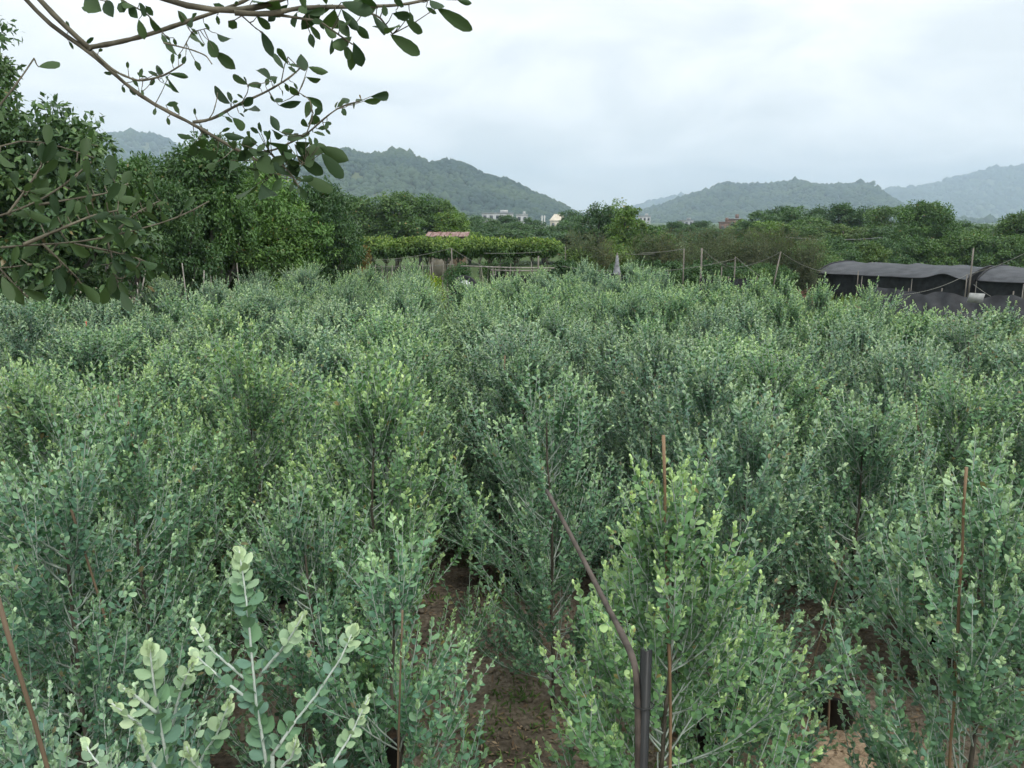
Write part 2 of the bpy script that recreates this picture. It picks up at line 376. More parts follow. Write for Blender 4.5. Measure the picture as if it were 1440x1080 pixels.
# ------------------------------------------------------------------ silver wattle shrubs
def bez(a, b, c, k):
    t = np.linspace(0, 1, k)[None, :, None]
    return (1 - t) ** 2 * a[:, None] + 2 * t * (1 - t) * b[:, None] + t * t * c[:, None]
def twig_leaves(rng, P, sp, ln, tipfrac=.22, cover=1.0, tipbase=0.0, spear=0, vig=None):
    """leaves along polylines P (n,k,3) from the tip down over 'cover' of the length"""
    n, k = P.shape[:2]
    seg = np.linalg.norm(np.diff(P, axis=1), axis=2); L = seg.sum(1)
    m = np.maximum((L * cover / sp).astype(int), 3); mx = m.max()
    idx = np.arange(mx)[None]; ok = idx < m[:, None]
    t = 1 - (idx + rng.random((n, mx)) * .5) / m[:, None] * cover
    ii, jj = np.nonzero(ok); tt = np.clip(t[ii, jj], 0, .9999)
    if spear:                                     # tight young leaves that close the shoot
        si = np.repeat(np.arange(n), spear); sj = np.tile(np.arange(spear), n)
        st = 1 - (sj + .3) / spear * np.minimum(.045 / L[si], .6)
        ii = np.concatenate([ii, si]); jj = np.concatenate([jj, sj]); tt = np.concatenate([tt, np.clip(st, 0, .9999)])
    if vig is None: vig = np.ones(n)
    f = tt * (k - 1); s = f.astype(int); fr = (f - s)[:, None]
    pos = P[ii, s] * (1 - fr) + P[ii, s + 1] * fr
    tan = nrm(P[ii, s + 1] - P[ii, s])
    phi = jj * 2.35 + rng.normal(0, .5, len(ii)) + (ii * 1.7)
    ref = np.where(np.abs(tan[:, 2:3]) < .9, np.array((0, 0, 1.0)), np.array((1.0, 0, 0)))
    A = nrm(np.cross(tan, ref)); B = np.cross(tan, A)
    rad = A * np.cos(phi)[:, None] + B * np.sin(phi)[:, None]
    dist = (1 - tt) * L[ii]                       # distance from the tip in metres
    tip = np.clip(1 - dist / (tipfrac * .42), 0, 1)
    ang = np.radians(np.where(dist < .04, 24, 50) + rng.normal(0, 10, len(ii)))
    ax = nrm(tan * np.cos(ang)[:, None] + rad * np.sin(ang)[:, None])
    nor = nrm(tan + rad * -.3 + rng.normal(0, .55, (len(ii), 3)) + np.array((0, 0, .75)))
    size = np.clip(.42 + dist / .07 * .6, .42, 1.0) * rng.uniform(.62, 1.22, len(ii))
    return dict(pos=pos, axis=ax, nor=nor, len=ln * size, wid=ln * size * rng.uniform(.58, .74, len(ii)),
                tip=np.clip(tip * rng.uniform(.6, 1.15, len(ii)) * vig[ii] + tipbase, 0, 1), rnd=rng.random(len(ii)))
def cat(ds): return {k: np.concatenate([d[k] for d in ds]) for k in ds[0]}

def shrub_data(seed, H, R, n1=54, n2=10, ln=.030, sp=.0165, clear=.30, lean=(0, 0), bush=1.0, base=.2, cone=0.0):
    rng = np.random.default_rng(seed)
    tk = 9; tz = np.linspace(base, H * .93, tk)
    tr = np.stack([np.cumsum(rng.normal(0, .012, tk)) + lean[0] * tz / H, np.cumsum(rng.normal(0, .012, tk)) + lean[1] * tz / H, tz], -1)
    def trunk_at(z):
        return np.stack([np.interp(z, tz, tr[:, 0]), np.interp(z, tz, tr[:, 1]), z], -1)
    ze = clear + .12 + (H - clear - .12) * rng.random(n1) ** .72
    zn = ze / H
    env = np.interp(zn, [0, .2, .4, .58, .75, .9, 1.0], [.75, .92, 1.0, 1.0, .86, .52, .16]) * R * (1 - cone) + cone * R * np.interp(zn, [0, .2, .4, .58, .75, .9, 1.0], [.8, 1.02, 1.04, .86, .60, .32, .08])
    # lobes so that the outline is uneven
    az = np.arange(n1) * 2.39996 + rng.normal(0, .35, n1)
    lobe = 1 + .2 * np.sin(az * 3 + seed) + .12 * np.sin(az * 5 + seed * 2)
    re = env * rng.uniform(.55, 1.12, n1) * lobe
    zs = np.clip(ze - re * rng.uniform(.8, 1.7, n1) - .05, clear, H * .85)
    a = trunk_at(zs); ctr = trunk_at(ze)
    e = ctr + np.stack([re * np.cos(az), re * np.sin(az), np.zeros(n1)], -1)
    e[:, 2] = ze
    mid = (a + e) / 2; mid[:, :2] += (e - a)[:, :2] * .16; mid[:, 2] -= .10 * np.linalg.norm(e - a, axis=1)
    k1 = 7
    P1 = bez(a, mid, e, k1)
    # side twigs
    t = np.tile(np.linspace(.22, 1.0, n2), n1) + rng.normal(0, .03, n1 * n2); t = np.clip(t, .1, 1)
    ii = np.repeat(np.arange(n1), n2)
    f = np.clip(t * (k1 - 1), 0, k1 - 1.001); s = f.astype(int); fr = (f - s)[:, None]
    st = P1[ii, s] * (1 - fr) + P1[ii, s + 1] * fr; tan = nrm(P1[ii, s + 1] - P1[ii, s])
    rnd = nrm(rng.normal(0, 1, (len(ii), 3)))
    out = nrm(st * np.array((1, 1, 0)) + 1e-6)
    last = np.tile(np.arange(n2) == n2 - 1, n1)
    d = nrm(tan * .75 + rnd * .62 + np.array((0, 0, .50)) + out * .2)
    d[last] = nrm(tan[last] * .8 + np.array((0, 0, .55)) + rnd[last] * .12)
    L = rng.uniform(.13, .36, len(ii)) * bush; L[last] = rng.uniform(.12, .30, last.sum())
    b = st + d * L[:, None] * .5; e2 = st + d * L[:, None]; e2[:, 2] += L * .15
    P2 = bez(st, b, e2, 4)
    # the leading shoots at the top
    nt = 5
    aa = np.tile(tr[-1], (nt, 1)); dd = nrm(np.stack([rng.normal(0, .28, nt), rng.normal(0, .28, nt), np.ones(nt)], -1))
    P3 = bez(aa, aa + dd * .1, aa + dd * rng.uniform(.1, .24, (nt, 1)) * (H * .5), 4)
    P2 = np.concatenate([P2, P3])
    vig = np.clip(.25 + 1.25 * (P2[:, -1, 2] / H - .35) + .35 * np.hypot(P2[:, -1, 0], P2[:, -1, 1]) / R, .12, 1.1) * rng.uniform(.35, 1.15, len(P2))
    lv = cat([twig_leaves(rng, P2, sp, ln, tipfrac=.26, spear=6, vig=vig), twig_leaves(rng, P1, sp * 1.25, ln * 1.05, tipfrac=.01, cover=.62)])
    r2 = np.tile(np.array([.0028, .0025, .0021, .0014]), (len(P2), 1)) * rng.uniform(.8, 1.2, (len(P2), 1))
    r1 = np.tile(np.linspace(.0048, .0024, k1), (n1, 1))
    v1, q1 = tubes(P1, r1); v2, q2 = tubes(P2, r2)
    tw = (np.vstack([v1, v2]), np.vstack([q1, q2 + len(v1)]))
    trunk = MB().tube(tr, np.linspace(.014, .005, tk), 7)
    return dict(leaves=lv, twigs=tw, trunk=trunk, P1=P1)

def pot_meshes():
    a = MB().lathe([(.0, .0), (.105, .0), (.135, .21), (.142, .212), (.146, .245), (.138, .246), (.134, .215), (.128, .19)], 26).mesh('pot', M['pot'], True)
    th = np.linspace(0, 2 * math.pi, 25)[:-1]
    prof = [(.129, .185), (.09, .197), (.05, .207), (.0, .213)]
    b = MB().lathe(prof, 20).mesh('pot_soil', M['potsoil'], True)
    return a, b
POT, POTSOIL = pot_meshes()

VARS = []
for k in range(9):
    rr = np.random.default_rng(300 + k)
    H = [1.95, 2.05, 2.15, 1.85, 2.05, 2.15, 2.2, 1.9, 2.05, 2.15, 1.8, 2.1][k]
    R = [.66, .70, .60, .64, .74, .6, .64, .76, .68, .62, .68, .72][k]
    d = shrub_data(400 + k, H, R, n1=[80, 86, 74, 76, 90, 72, 78, 92, 82, 76, 80, 86][k], n2=9, ln=.031 + .002 * (k % 3), sp=.0150, cone=[.3, .9, .8, .2, .6, 1.0, .9, .4, .75, .85][k], clear=[.16, .14, .2, .16, .14, .24, .18, .14, .16, .2, .14, .16][k])
    VARS.append(dict(H=H, R=R, f=leaves_mesh('foliage', d['leaves'], M['wattle']),
                     t=mesh_np('twigs', d['twigs'][0], None, d['twigs'][1], M['twig']),
                     s=d['trunk'].mesh('trunk', M['bark'], True)))

TINTS = {'silvery blue-green': (1.02, 1.02, 1.06), 'yellow-tipped fresh green': (1.06, 1.10, .90), 'grey-green': (1.05, 1.05, 1.0),
         'dull deep green': (.78, .86, .78), 'pale silvery': (1.3, 1.25, 1.28), 'mid green': (1.0, 1.07, .90)}
TN = list(TINTS)
def shrub_parts(root, f, t, s, tint, pot):
    a = obj('foliage', f, root); a['kind'] = 'stuff'; a.color = (*tint, 1)
    obj('twigs', t, root); obj('trunk', s, root)
    if pot:
        p = obj('pot', POT, root); obj('pot_soil', POTSOIL, p)

# leaf meshes for single leaves (shared): three shapes, five stages from mature to tip
def single_leaf(shape, tip, rnd, name, mat, w=1.0):
    # rounded oval with midrib fold: along, half width
    prof = [[(0, .0), (.12, .22), (.32, .42), (.55, .5), (.78, .42), (.93, .2), (1, .0)],
            [(0, .0), (.10, .16), (.30, .36), (.58, .5), (.82, .44), (.95, .22), (1, .0)],
            [(0, .0), (.14, .26), (.36, .47), (.56, .48), (.76, .36), (.92, .16), (1, .0)],
            [(0, .0), (.10, .12), (.30, .33), (.55, .48), (.75, .47), (.90, .26), (1, .0)]][shape]
    v = []; q = []; t = []
    cup = [.10, .05, .14, .12][shape]; bend = [.06, -.03, .10, .14][shape]
    for i, (y, hw) in enumerate(prof):
        z = -bend * (y ** 2) ; 
        v += [(0, y, z), (hw * w, y, z + cup * hw * 2), (-hw * w, y, z + cup * hw * 2)]
    for i in range(len(prof) - 1):
        a, b = i * 3, (i + 1) * 3
        if i == 0: t += [(a, b + 1, b), (a, b, b + 2)]
        elif i == len(prof) - 2: t += [(a, a + 1, b), (a, b, a + 2)]
        else: q += [(a, a + 1, b + 1, b), (a + 2, a, b, b + 2)]
    v = np.array(v, float)
    tint = np.tile((tip, rnd), (len(v), 1))
    return mesh_np(name, v, np.array(t), np.array(q), mat, tint, smooth=True)
WLEAF = [[single_leaf(s, tip, r, 'leaf', M['wattle']) for s, r in ((0, .1), (1, .55), (2, .9))] for tip in (0, .25, .5, .75, 1.0)]
def leaf_matrix(pos, ax, nor, ln, wd):
    ax = Vector(ax).normalized(); side = Vector(nor).cross(ax)
    if side.length < 1e-6: side = ax.orthogonal()
    side.normalize(); up = side.cross(ax) * -1
    up = ax.cross(side) * -1
    m = Matrix(((side.x, ax.x, up.x, pos[0]), (side.y, ax.y, up.y, pos[1]), (side.z, ax.z, up.z, pos[2]), (0, 0, 0, 1)))
    return m @ Matrix.Diagonal((wd, ln, ln, 1))
def add_single_leaves(root, d, sel, tint, meshes=WLEAF, name='leaf'):
    for i in sel:
        me = meshes[min(4, int(round(d['tip'][i] * 4)))][int(d['rnd'][i] * 2.999)]
        o = bpy.data.objects.new(name, me); C.objects.link(o); o.parent = root
        o.matrix_local = leaf_matrix(d['pos'][i], d['axis'][i], d['nor'][i], d['len'][i], d['wid'][i])
        o.color = (*tint, 1)

def hero(loc, seed, H, R, tint, label, nleaf=300, pot=True, rz=0, **kw):
    d = shrub_data(seed, H, R, base=.2 if pot else -.03, **kw)
    z0 = float(gz(loc[0], loc[1]))
    root = empty('wattle_shrub', (loc[0], loc[1], z0), 0); tag(root, label, 'shrub', 'silver wattle shrubs in the field')
    lv = d['leaves']
    w = lv['pos'] + np.array((loc[0], loc[1], z0))
    rel = w - np.array((0, 0, CAMZ)); fy = rel[:, 1] * CP - rel[:, 2] * SP; uy = rel[:, 1] * SP + rel[:, 2] * CP
    px = 720 + F * rel[:, 0] / fy; py = 540 - F * uy / fy
    inside = (px > 5) & (px < 1435) & (py > 5) & (py < 1075)
    apparent = lv['len'] / fy * F + rg.random(len(fy)) * 1.0
    # prefer what faces the camera: nearer than the shrub's own axis
    axis_d = math.hypot(loc[0], loc[1])
    front = (axis_d - np.hypot(w[:, 0], w[:, 1])) / R
    score = np.where(inside, apparent / apparent.max() + .7 * front, -9)
    sel = np.argsort(-score)[:nleaf]
    sel = sel[score[sel] > -5]
    keep = np.ones(len(px), bool); keep[sel] = False
    f = leaves_mesh('foliage', {k: v[keep] for k, v in lv.items()}, M['wattle'])
    shrub_parts(root, f, mesh_np('twigs', d['twigs'][0], None, d['twigs'][1], M['twig']), d['trunk'].mesh('trunk', M['bark'], True), tint, pot)
    add_single_leaves(root, lv, sel, tint)
    return root

HEROES = []
def H_(x, y, *a, **k):
    HEROES.append((x, y)); return hero((x, y), *a, **k)
H_(xat(945, 700, 2.75), 2.75, 901, 2.15, .56, (1.1, 1.16, .86), 'large fresh green shrub with bright upright tips right behind the black post', n1=62, n2=9, ln=.035, sp=.0155, clear=.2, cone=.8)
H_(xat(1398, 760, 2.95), 2.95, 902, 2.12, .58, (1.08, 1.12, 1.06), 'round-leaved silvery shrub filling the lower right corner around a bamboo stake', n1=74, n2=9, ln=.035, sp=.0155, clear=.2)
H_(xat(75, 720, 3.0), 3.0, 903, 2.2, .60, (.92, 1.02, 1.02), 'blue-green shrub at the left edge above the slanting brown stake', n1=64, n2=9, ln=.034, sp=.016, clear=.2)
H_(xat(566, 950, 2.95), 2.95, 904, 1.78, .36, (.95, 1.08, 1.0), 'thin low shrub with long bare shoots in front of the soil path', n1=22, n2=8, ln=.036, sp=.018, clear=.22, pot=True)
H_(xat(525, 640, 4.2), 4.2, 905, 2.27, .56, (1.12, 1.16, .86), 'tall shrub with pale tips left of the bare soil path', cone=.7, n1=70, n2=9, ln=.036, clear=.22)
H_(2.12, 4.62, 906, 2.0, .62, (.95, 1.0, .95), 'shrub on a bare dark stem in an exposed black pot at right', n1=70, n2=9, ln=.034, clear=.8)
H_(xat(360, 600, 5.4), 5.4, 907, 2.3, .74, (1.12, 1.15, .86), 'broad yellow-green bush rising above its neighbours left of centre', n1=94, n2=9, ln=.036, clear=.22)
H_(xat(180, 700, 4.1), 4.1, 908, 2.1, .62, (.92, 1.02, .9), 'dark green shrub with a thin brown stake leaning through it at left', n1=70, n2=9, ln=.035, clear=.22)
H_(xat(782, 700, 4.7), 4.7, 909, 2.12, .60, (.98, 1.05, .98), 'grey-green shrub right of the soil path behind the bent hose', pot=False, n1=70, n2=9, ln=.035, clear=.22)
H_(xat(60, 980, 2.1), 2.1, 910, 1.62, .42, (.95, 1.02, 1.14), 'low blue-grey shrub in the bottom left corner', n1=46, n2=9, ln=.034, sp=.016, clear=.2)
H_(xat(1075, 1010, 2.9), 3.3, 911, 1.25, .34, (1.0, 1.1, .95), 'small low shrub left of the exposed black pot', n1=26, n2=8, ln=.035, clear=.22)
H_(-1.02, 3.62, 912, 1.72, .52, (.82, .92, .85), 'dark low shrub right behind the large pale front shoots', pot=False, n1=54, n2=9, ln=.033, clear=.12)

# front shrub: shoots that reach in from below the frame, every leaf its own piece
def front_shrub():
    Y0 = 1.72
    base = np.array((xat(330, 1080, Y0), Y0, 0.0)); base[2] = float(gz(base[0], base[1]))
    root = empty('wattle_shrub', tuple(base)); tag(root, 'nearest shrub whose large pale leafy shoots rise from the bottom left edge', 'shrub', 'silver wattle shrubs in the field')
    T = (1.08, 1.07, 1.12)
    rng = np.random.default_rng(77)
    S = [([(380, 1110), (368, 1030), (360, 991), (351, 887), (345, 830), (336, 774)], 0, .040), ([(362, 993), (325, 965), (290, 936), (270, 915)], .05, .030), ([(357, 965), (330, 942), (305, 921), (285, 900), (270, 876)], .10, .030),
         ([(366, 950), (380, 932), (394, 916), (412, 890), (428, 862)], -.03, .030), ([(383, 1062), (412, 1019), (446, 976), (480, 924), (499, 882)], .0, .034), ([(450, 1105), (464, 1080), (492, 1037), (518, 980)], .05, .034),
         ([(243, 1110), (238, 1080), (226, 1025), (216, 960), (210, 904)], -.12, .038), ([(226, 1037), (205, 1025), (189, 1013), (157, 989)], -.05, .030), ([(222, 1004), (205, 990), (190, 978), (170, 966)], -.16, .028),
         ([(238, 1050), (247, 1000), (256, 964), (272, 930)], -.08, .030), ([(268, 1100), (288, 1058), (305, 1034), (324, 983)], -.02, .032), ([(226, 1090), (210, 1070), (200, 1050), (196, 1030)], -.2, .030),
         ([(378, 1098), (400, 1075), (412, 1062), (416, 1040)], -.05, .026), ([(300, 1110), (286, 1085), (270, 1070), (262, 1050)], -.12, .032), ([(160, 1110), (150, 1085), (128, 1062), (118, 1040)], .02, .03),
         ([(385, 1115), (400, 1100), (428, 1092), (450, 1075)], .12, .03)]
    starts = []
    cum = []
    for pts, off, ln in S:
        pts = np.array(pts, float); tt = np.linspace(0, 1, len(pts)); tq = np.linspace(0, 1, 9)
        px = np.interp(tq, tt, pts[:, 0]); py = np.interp(tq, tt, pts[:, 1])
        dep = Y0 + off + .10 * tq * (1 if off >= 0 else -.4)
        W = np.array([at(a, b, y) for a, b, y in zip(px, py, dep)]) - base
        MB().tube(W, np.linspace(.0044, .0018, 9), 6).build('shoot', M['shoot'], root, True)
        d = twig_leaves(rng, W[None], .0088, ln * 1.1, tipfrac=.34, spear=9)
        # the shoots are flattened towards the light: turn leaf faces to the viewer's side of the sky
        d['nor'] = nrm(d['nor'] * .8 + np.array((0, -.75, .55)))
        add_single_leaves(root, d, range(len(d['pos'])), T)
        if pts[0, 1] > 1055: starts.append(W[0])
        cum.append(W)
    # the stems below the frame gather at the pot
    tr = MB(); top = np.array((.02, .03, .95)); tr.tube([(0, 0, .19), (.01, .01, .5), top], [.019, .015, .012], 7)
    tr.build('trunk', M['bark'], root, True)
    tw = MB()
    for s in starts: tw.tube([top * np.array((1, 1, rng.uniform(.5, 1))), (top + s) / 2 + np.array((.0, .02, -.05)), s], [.008, .0065, .0052], 6)
    tw.build('twigs', M['twig'], root, True)
    d0 = shrub_data(78, 1.45, .42, n1=26, n2=8, ln=.035, sp=.019, clear=.25)
    f = obj('foliage', leaves_mesh('foliage', d0['leaves'], M['wattle']), root); f['kind'] = 'stuff'; f.color = (*T, 1)
    obj('side_twigs', mesh_np('side_twigs', d0['twigs'][0], None, d0['twigs'][1], M['twig']), root)
    p = obj('pot', POT, root); obj('pot_soil', POTSOIL, p)
    HEROES.append((base[0], base[1]))
front_shrub()

# the field: jittered rows, one object per shrub
def ordinal(n):
    w = ['first', 'second', 'third', 'fourth', 'fifth', 'sixth', 'seventh', 'eighth', 'ninth', 'tenth', 'eleventh', 'twelfth', 'thirteenth', 'fourteenth',
         'fifteenth', 'sixteenth', 'seventeenth', 'eighteenth', 'nineteenth', 'twentieth', 'twenty-first', 'twenty-second']
    return w[n]
def field():
    rng = np.random.default_rng(21)
    rows = []
    ylist = []; y = 2.3
    while y < 18.7: ylist.append(y); y += 1.02 + .004 * y
    for y0 in ylist:
        row = []
        for k in range(-14, 15):
            y = y0 + rng.normal(0, .13)
            path = -.1 - .13 * (y - 4.1)
            x = path + (k + .5) * 1.03 + rng.normal(0, .12)
            if y < 8.5 and k in (-1, 0): x += (-.12 if k == -1 else .12)
            xm = .68 * y + .9
            if abs(x) > xm or x < -7.3: continue
            # far right edge runs diagonally, far left edge is cut by the trees
            if x > 3.3 and y > 16.4 - (x - 3.3) * 1.85: continue
            if x > 8: continue
            if x < -5.5 and y > 11.5 + (x + 7.0) * 3.5: continue
            if y > 14.6 and abs(x - xat(650, 398, 18.9) * y / 18.9) < .55: continue
            if y > 18.6: continue
            if min(math.hypot(x - a, y - b) for a, b in HEROES) < (.74 if y > 3.4 else .9): continue
            if math.hypot(x - 1.95, y - 3.7) < .75: continue
            if y < 2.6: continue
            row.append((x, y))
        if row: row.sort(); rows.append(row)
    total = sum(len(r) for r in rows)
    print('shrubs in field', total)
    for ri, row in enumerate(rows):
        for ci, (x, y) in enumerate(row):
            k = int(rng.integers(0, 9)); V = VARS[k]
            # patches of fresher growth across the field
            g = fbm(np.array(x * .35 + 9), np.array(y * .35), 5)
            pick = rng.random()
            name = TN[1] if g + rng.normal(0, .09) > .56 else (TN[0] if pick < .28 else TN[2] if pick < .55 else TN[3] if pick < .68 else TN[4] if pick < .82 else TN[5])
            t = np.array(TINTS[name]) * rng.uniform(.92, 1.1)
            s = rng.uniform(.95, 1.10) * (1.03 if y < 6.5 else 1.2)
            sz = (.5 * V['H'] + 1.03) / V['H'] * rng.uniform(.90, 1.06) if y < 9 else (.4 * V['H'] + 1.19) / V['H'] * rng.uniform(.93, 1.04)
            root = empty('wattle_shrub', (x, y, float(gz(x, y))), rng.uniform(0, 6.28)); root.scale = (s, s, sz)
            hgt = V['H'] * sz
            size = 'tall' if hgt > 2.1 else 'low' if hgt < 1.85 else 'bushy'
            tag(root, f'{size} {name} shrub, {ordinal(ci)} from the left in the {ordinal(ri)} planting row', 'shrub', 'silver wattle shrubs in the field')
            shrub_parts(root, V['f'], V['t'], V['s'], t, y < 9)
field()
# ------------------------------------------------------------------ trees
def crown_data(rng, blobs, nsub, per, sub_r, ln, wd, droop=.3, young=.25, flat=0.0):
    blobs = np.array(blobs, float); w = (blobs[:, 3] * blobs[:, 5]); w = w / w.sum()
    b = blobs[rng.choice(len(blobs), nsub, p=w)]
    d = nrm(rng.normal(0, 1, (nsub, 3)) + np.array((0, 0, .15)))
    rr = rng.uniform(.55, 1.0, nsub) ** .6
    c = b[:, :3] + d * b[:, 3:6] * rr[:, None]
    sr = sub_r * rng.uniform(.6, 1.35, nsub)
    n = nsub * per
    cc = np.repeat(c, per, 0); r = np.repeat(sr, per)
    dd = nrm(rng.normal(0, 1, (n, 3)) + np.array((0, 0, .25)) + np.repeat(d, per, 0) * .35)
    pos = cc + dd * (r * rng.uniform(.35, 1.05, n))[:, None] * np.array((1, 1, .8))
    ax = nrm(dd * .6 + rng.normal(0, .55, (n, 3)) + np.array((0, 0, -droop)))
    nor = nrm(dd * .5 + rng.normal(0, .4, (n, 3)) + np.array((0, 0, .6)))
    L = ln * rng.uniform(.65, 1.3, n)
    zt = (pos[:, 2] - pos[:, 2].min()) / (np.ptp(pos[:, 2]) + 1e-6)
    tip = np.clip(young * rng.random(n) * 2 * (np.repeat(rng.random(nsub) ** 2, per)), 0, 1)
    return dict(pos=pos, axis=ax, nor=nor, len=L, wid=L * wd, tip=tip, rnd=np.clip(np.repeat(rng.random(nsub), per) * .6 + rng.random(n) * .4, 0, 1))
def limbs(rng, blobs, H0, r0, lean=(0, 0)):
    m = MB(); bl = np.array(blobs, float); top = bl[:, 2].max(); c = bl[:, :2].mean(0)
    z = np.linspace(-.1, top, 8)
    tr = np.stack([lean[0] * z / top + c[0] * z / top + np.cumsum(rng.normal(0, .02, 8)), lean[1] * z / top + c[1] * z / top + np.cumsum(rng.normal(0, .02, 8)), z], -1)
    m.tube(tr, np.linspace(r0, r0 * .25, 8), 8)
    for b in bl:
        z0 = max(H0 * .75, b[2] - np.hypot(b[0] - c[0], b[1] - c[1]) * 1.1 - .3)
        s = np.array([np.interp(z0, z, tr[:, 0]), np.interp(z0, z, tr[:, 1]), z0])
        e = b[:3]; mid = (s + e) / 2 + np.array((*(rng.normal(0, .06, 2)), -.1))
        m.tube([s, mid, e], [r0 * .5, r0 * .36, r0 * .15], 6)
    return m
def blobs_round(rng, H, R, z0, n):
    zc = (H + z0) / 2; hz = (H - z0) / 2; out = [(0, 0, zc, R * .62, R * .62, hz * .75)]
    for k in range(n):
        a = k * 2.4 + rng.normal(0, .3); zz = rng.uniform(-.75, .8); rr = math.sqrt(max(.1, 1 - zz * zz)) * R * .6
        s = rng.uniform(.34, .55)
        out.append((rr * math.cos(a), rr * math.sin(a), zc + zz * hz * .72, R * s, R * s, hz * s * .8))
    out.append((rng.normal(0, .15) * R, rng.normal(0, .15) * R, H - hz * .3, R * .4, R * .4, hz * .3))
    return out
def tree_var(seed, H, R, z0, nb, nsub, per, sub_r, ln, wd, mat, bark, trunk_r, **kw):
    rng = np.random.default_rng(seed)
    bl = blobs_round(rng, H, R, z0, nb)
    d = crown_data(rng, bl, nsub, per, sub_r, ln, wd, **kw)
    d['pos'][:, 2] = np.maximum(d['pos'][:, 2], .05)
    return dict(f=leaves_mesh('crown', d, mat, 4), t=limbs(rng, bl, z0, trunk_r).mesh('trunk', bark, True), H=H, R=R)
def place_tree(name, V, x, y, H, Rs, tint, label, cat_='tree', group=None, rz=None, z=None, rng=rg):
    sz = H / V['H']; sx = Rs / V['R']
    root = empty(name, (x, y, float(gz(x, y)) if z is None else z), rng.uniform(0, 6.28) if rz is None else rz); root.scale = (sx, sx, sz)
    tag(root, label, cat_, group)
    a = obj('crown', V['f'], root); a.color = (*tint, 1)
    obj('trunk', V['t'], root)
    return root

ROUND = [tree_var(500 + k, 5.0, 1.9, 1.1, 7, 120, 80, .42, .17, .5, M['broad'], M['tree_bark'], .12, droop=.25) for k in range(4)]
BUSH = [tree_var(520 + k, 2.4, 1.4, .1, 7, 110, 70, .30, .13, .5, M['broad'], M['tree_bark'], .06, droop=.2) for k in range(3)]
TALL = [tree_var(540 + k, 5.2, 1.1, .6, 8, 110, 80, .30, .15, .42, M['broad'], M['tree_bark'], .09, droop=.1) for k in range(2)]
NEARB = [tree_var(560 + k, 4.8, 1.6, 1.9, 8, 220, 85, .30, .12, .44, M['broad'], M['pale_bark'], .12, droop=.35) for k in range(4)]
DENSE = [tree_var(580 + k, 4.4, 1.5, .4, 9, 260, 95, .28, .115, .42, M['broad'], M['tree_bark'], .08, droop=.35) for k in range(2)]

# big dark tree at the left edge
def big_tree():
    rng = np.random.default_rng(61)
    x, y = -8.3, 12.6
    bl = [(.2, 0, 1.4, 1.9, 1.6, 1.3), (-.4, .2, 3.0, 1.6, 1.5, 1.5), (1.05, -.2, 3.0, 1.0, 1.0, 1.0), (.55, 0, 4.1, 1.0, 1.0, .75), (-.5, 0, 5.5, 1.1, 1.1, 1.1), (.9, 0, 4.6, .8, .8, .6), (1.7, -.1, 4.0, .6, .6, .6), (1.8, -.1, 2.7, .7, .7, .7),
          (.9, -.3, 2.0, 1.2, 1.1, .9), (-1.4, .3, 4.2, 1.2, 1.2, 1.2), (.1, -.2, 5.0, .55, .6, .5), (1.45, -.1, 3.5, .55, .55, .5)]
    d = crown_data(rng, bl, 560, 95, .31, .125, .46, droop=.55, young=.5)
    d['pos'][:, 2] = np.maximum(d['pos'][:, 2], .05)
    root = empty('broadleaf_tree', (x, y, 0)); tag(root, 'big dark dense tree at the left edge with drooping narrow leaves', 'tree')
    o = obj('crown', leaves_mesh('crown', d, M['bigtree'], 4), root); o.color = (1, 1, 1, 1)
    limbs(rng, bl, .9, .16).build('trunk', M['tree_bark'], root, True)
big_tree()

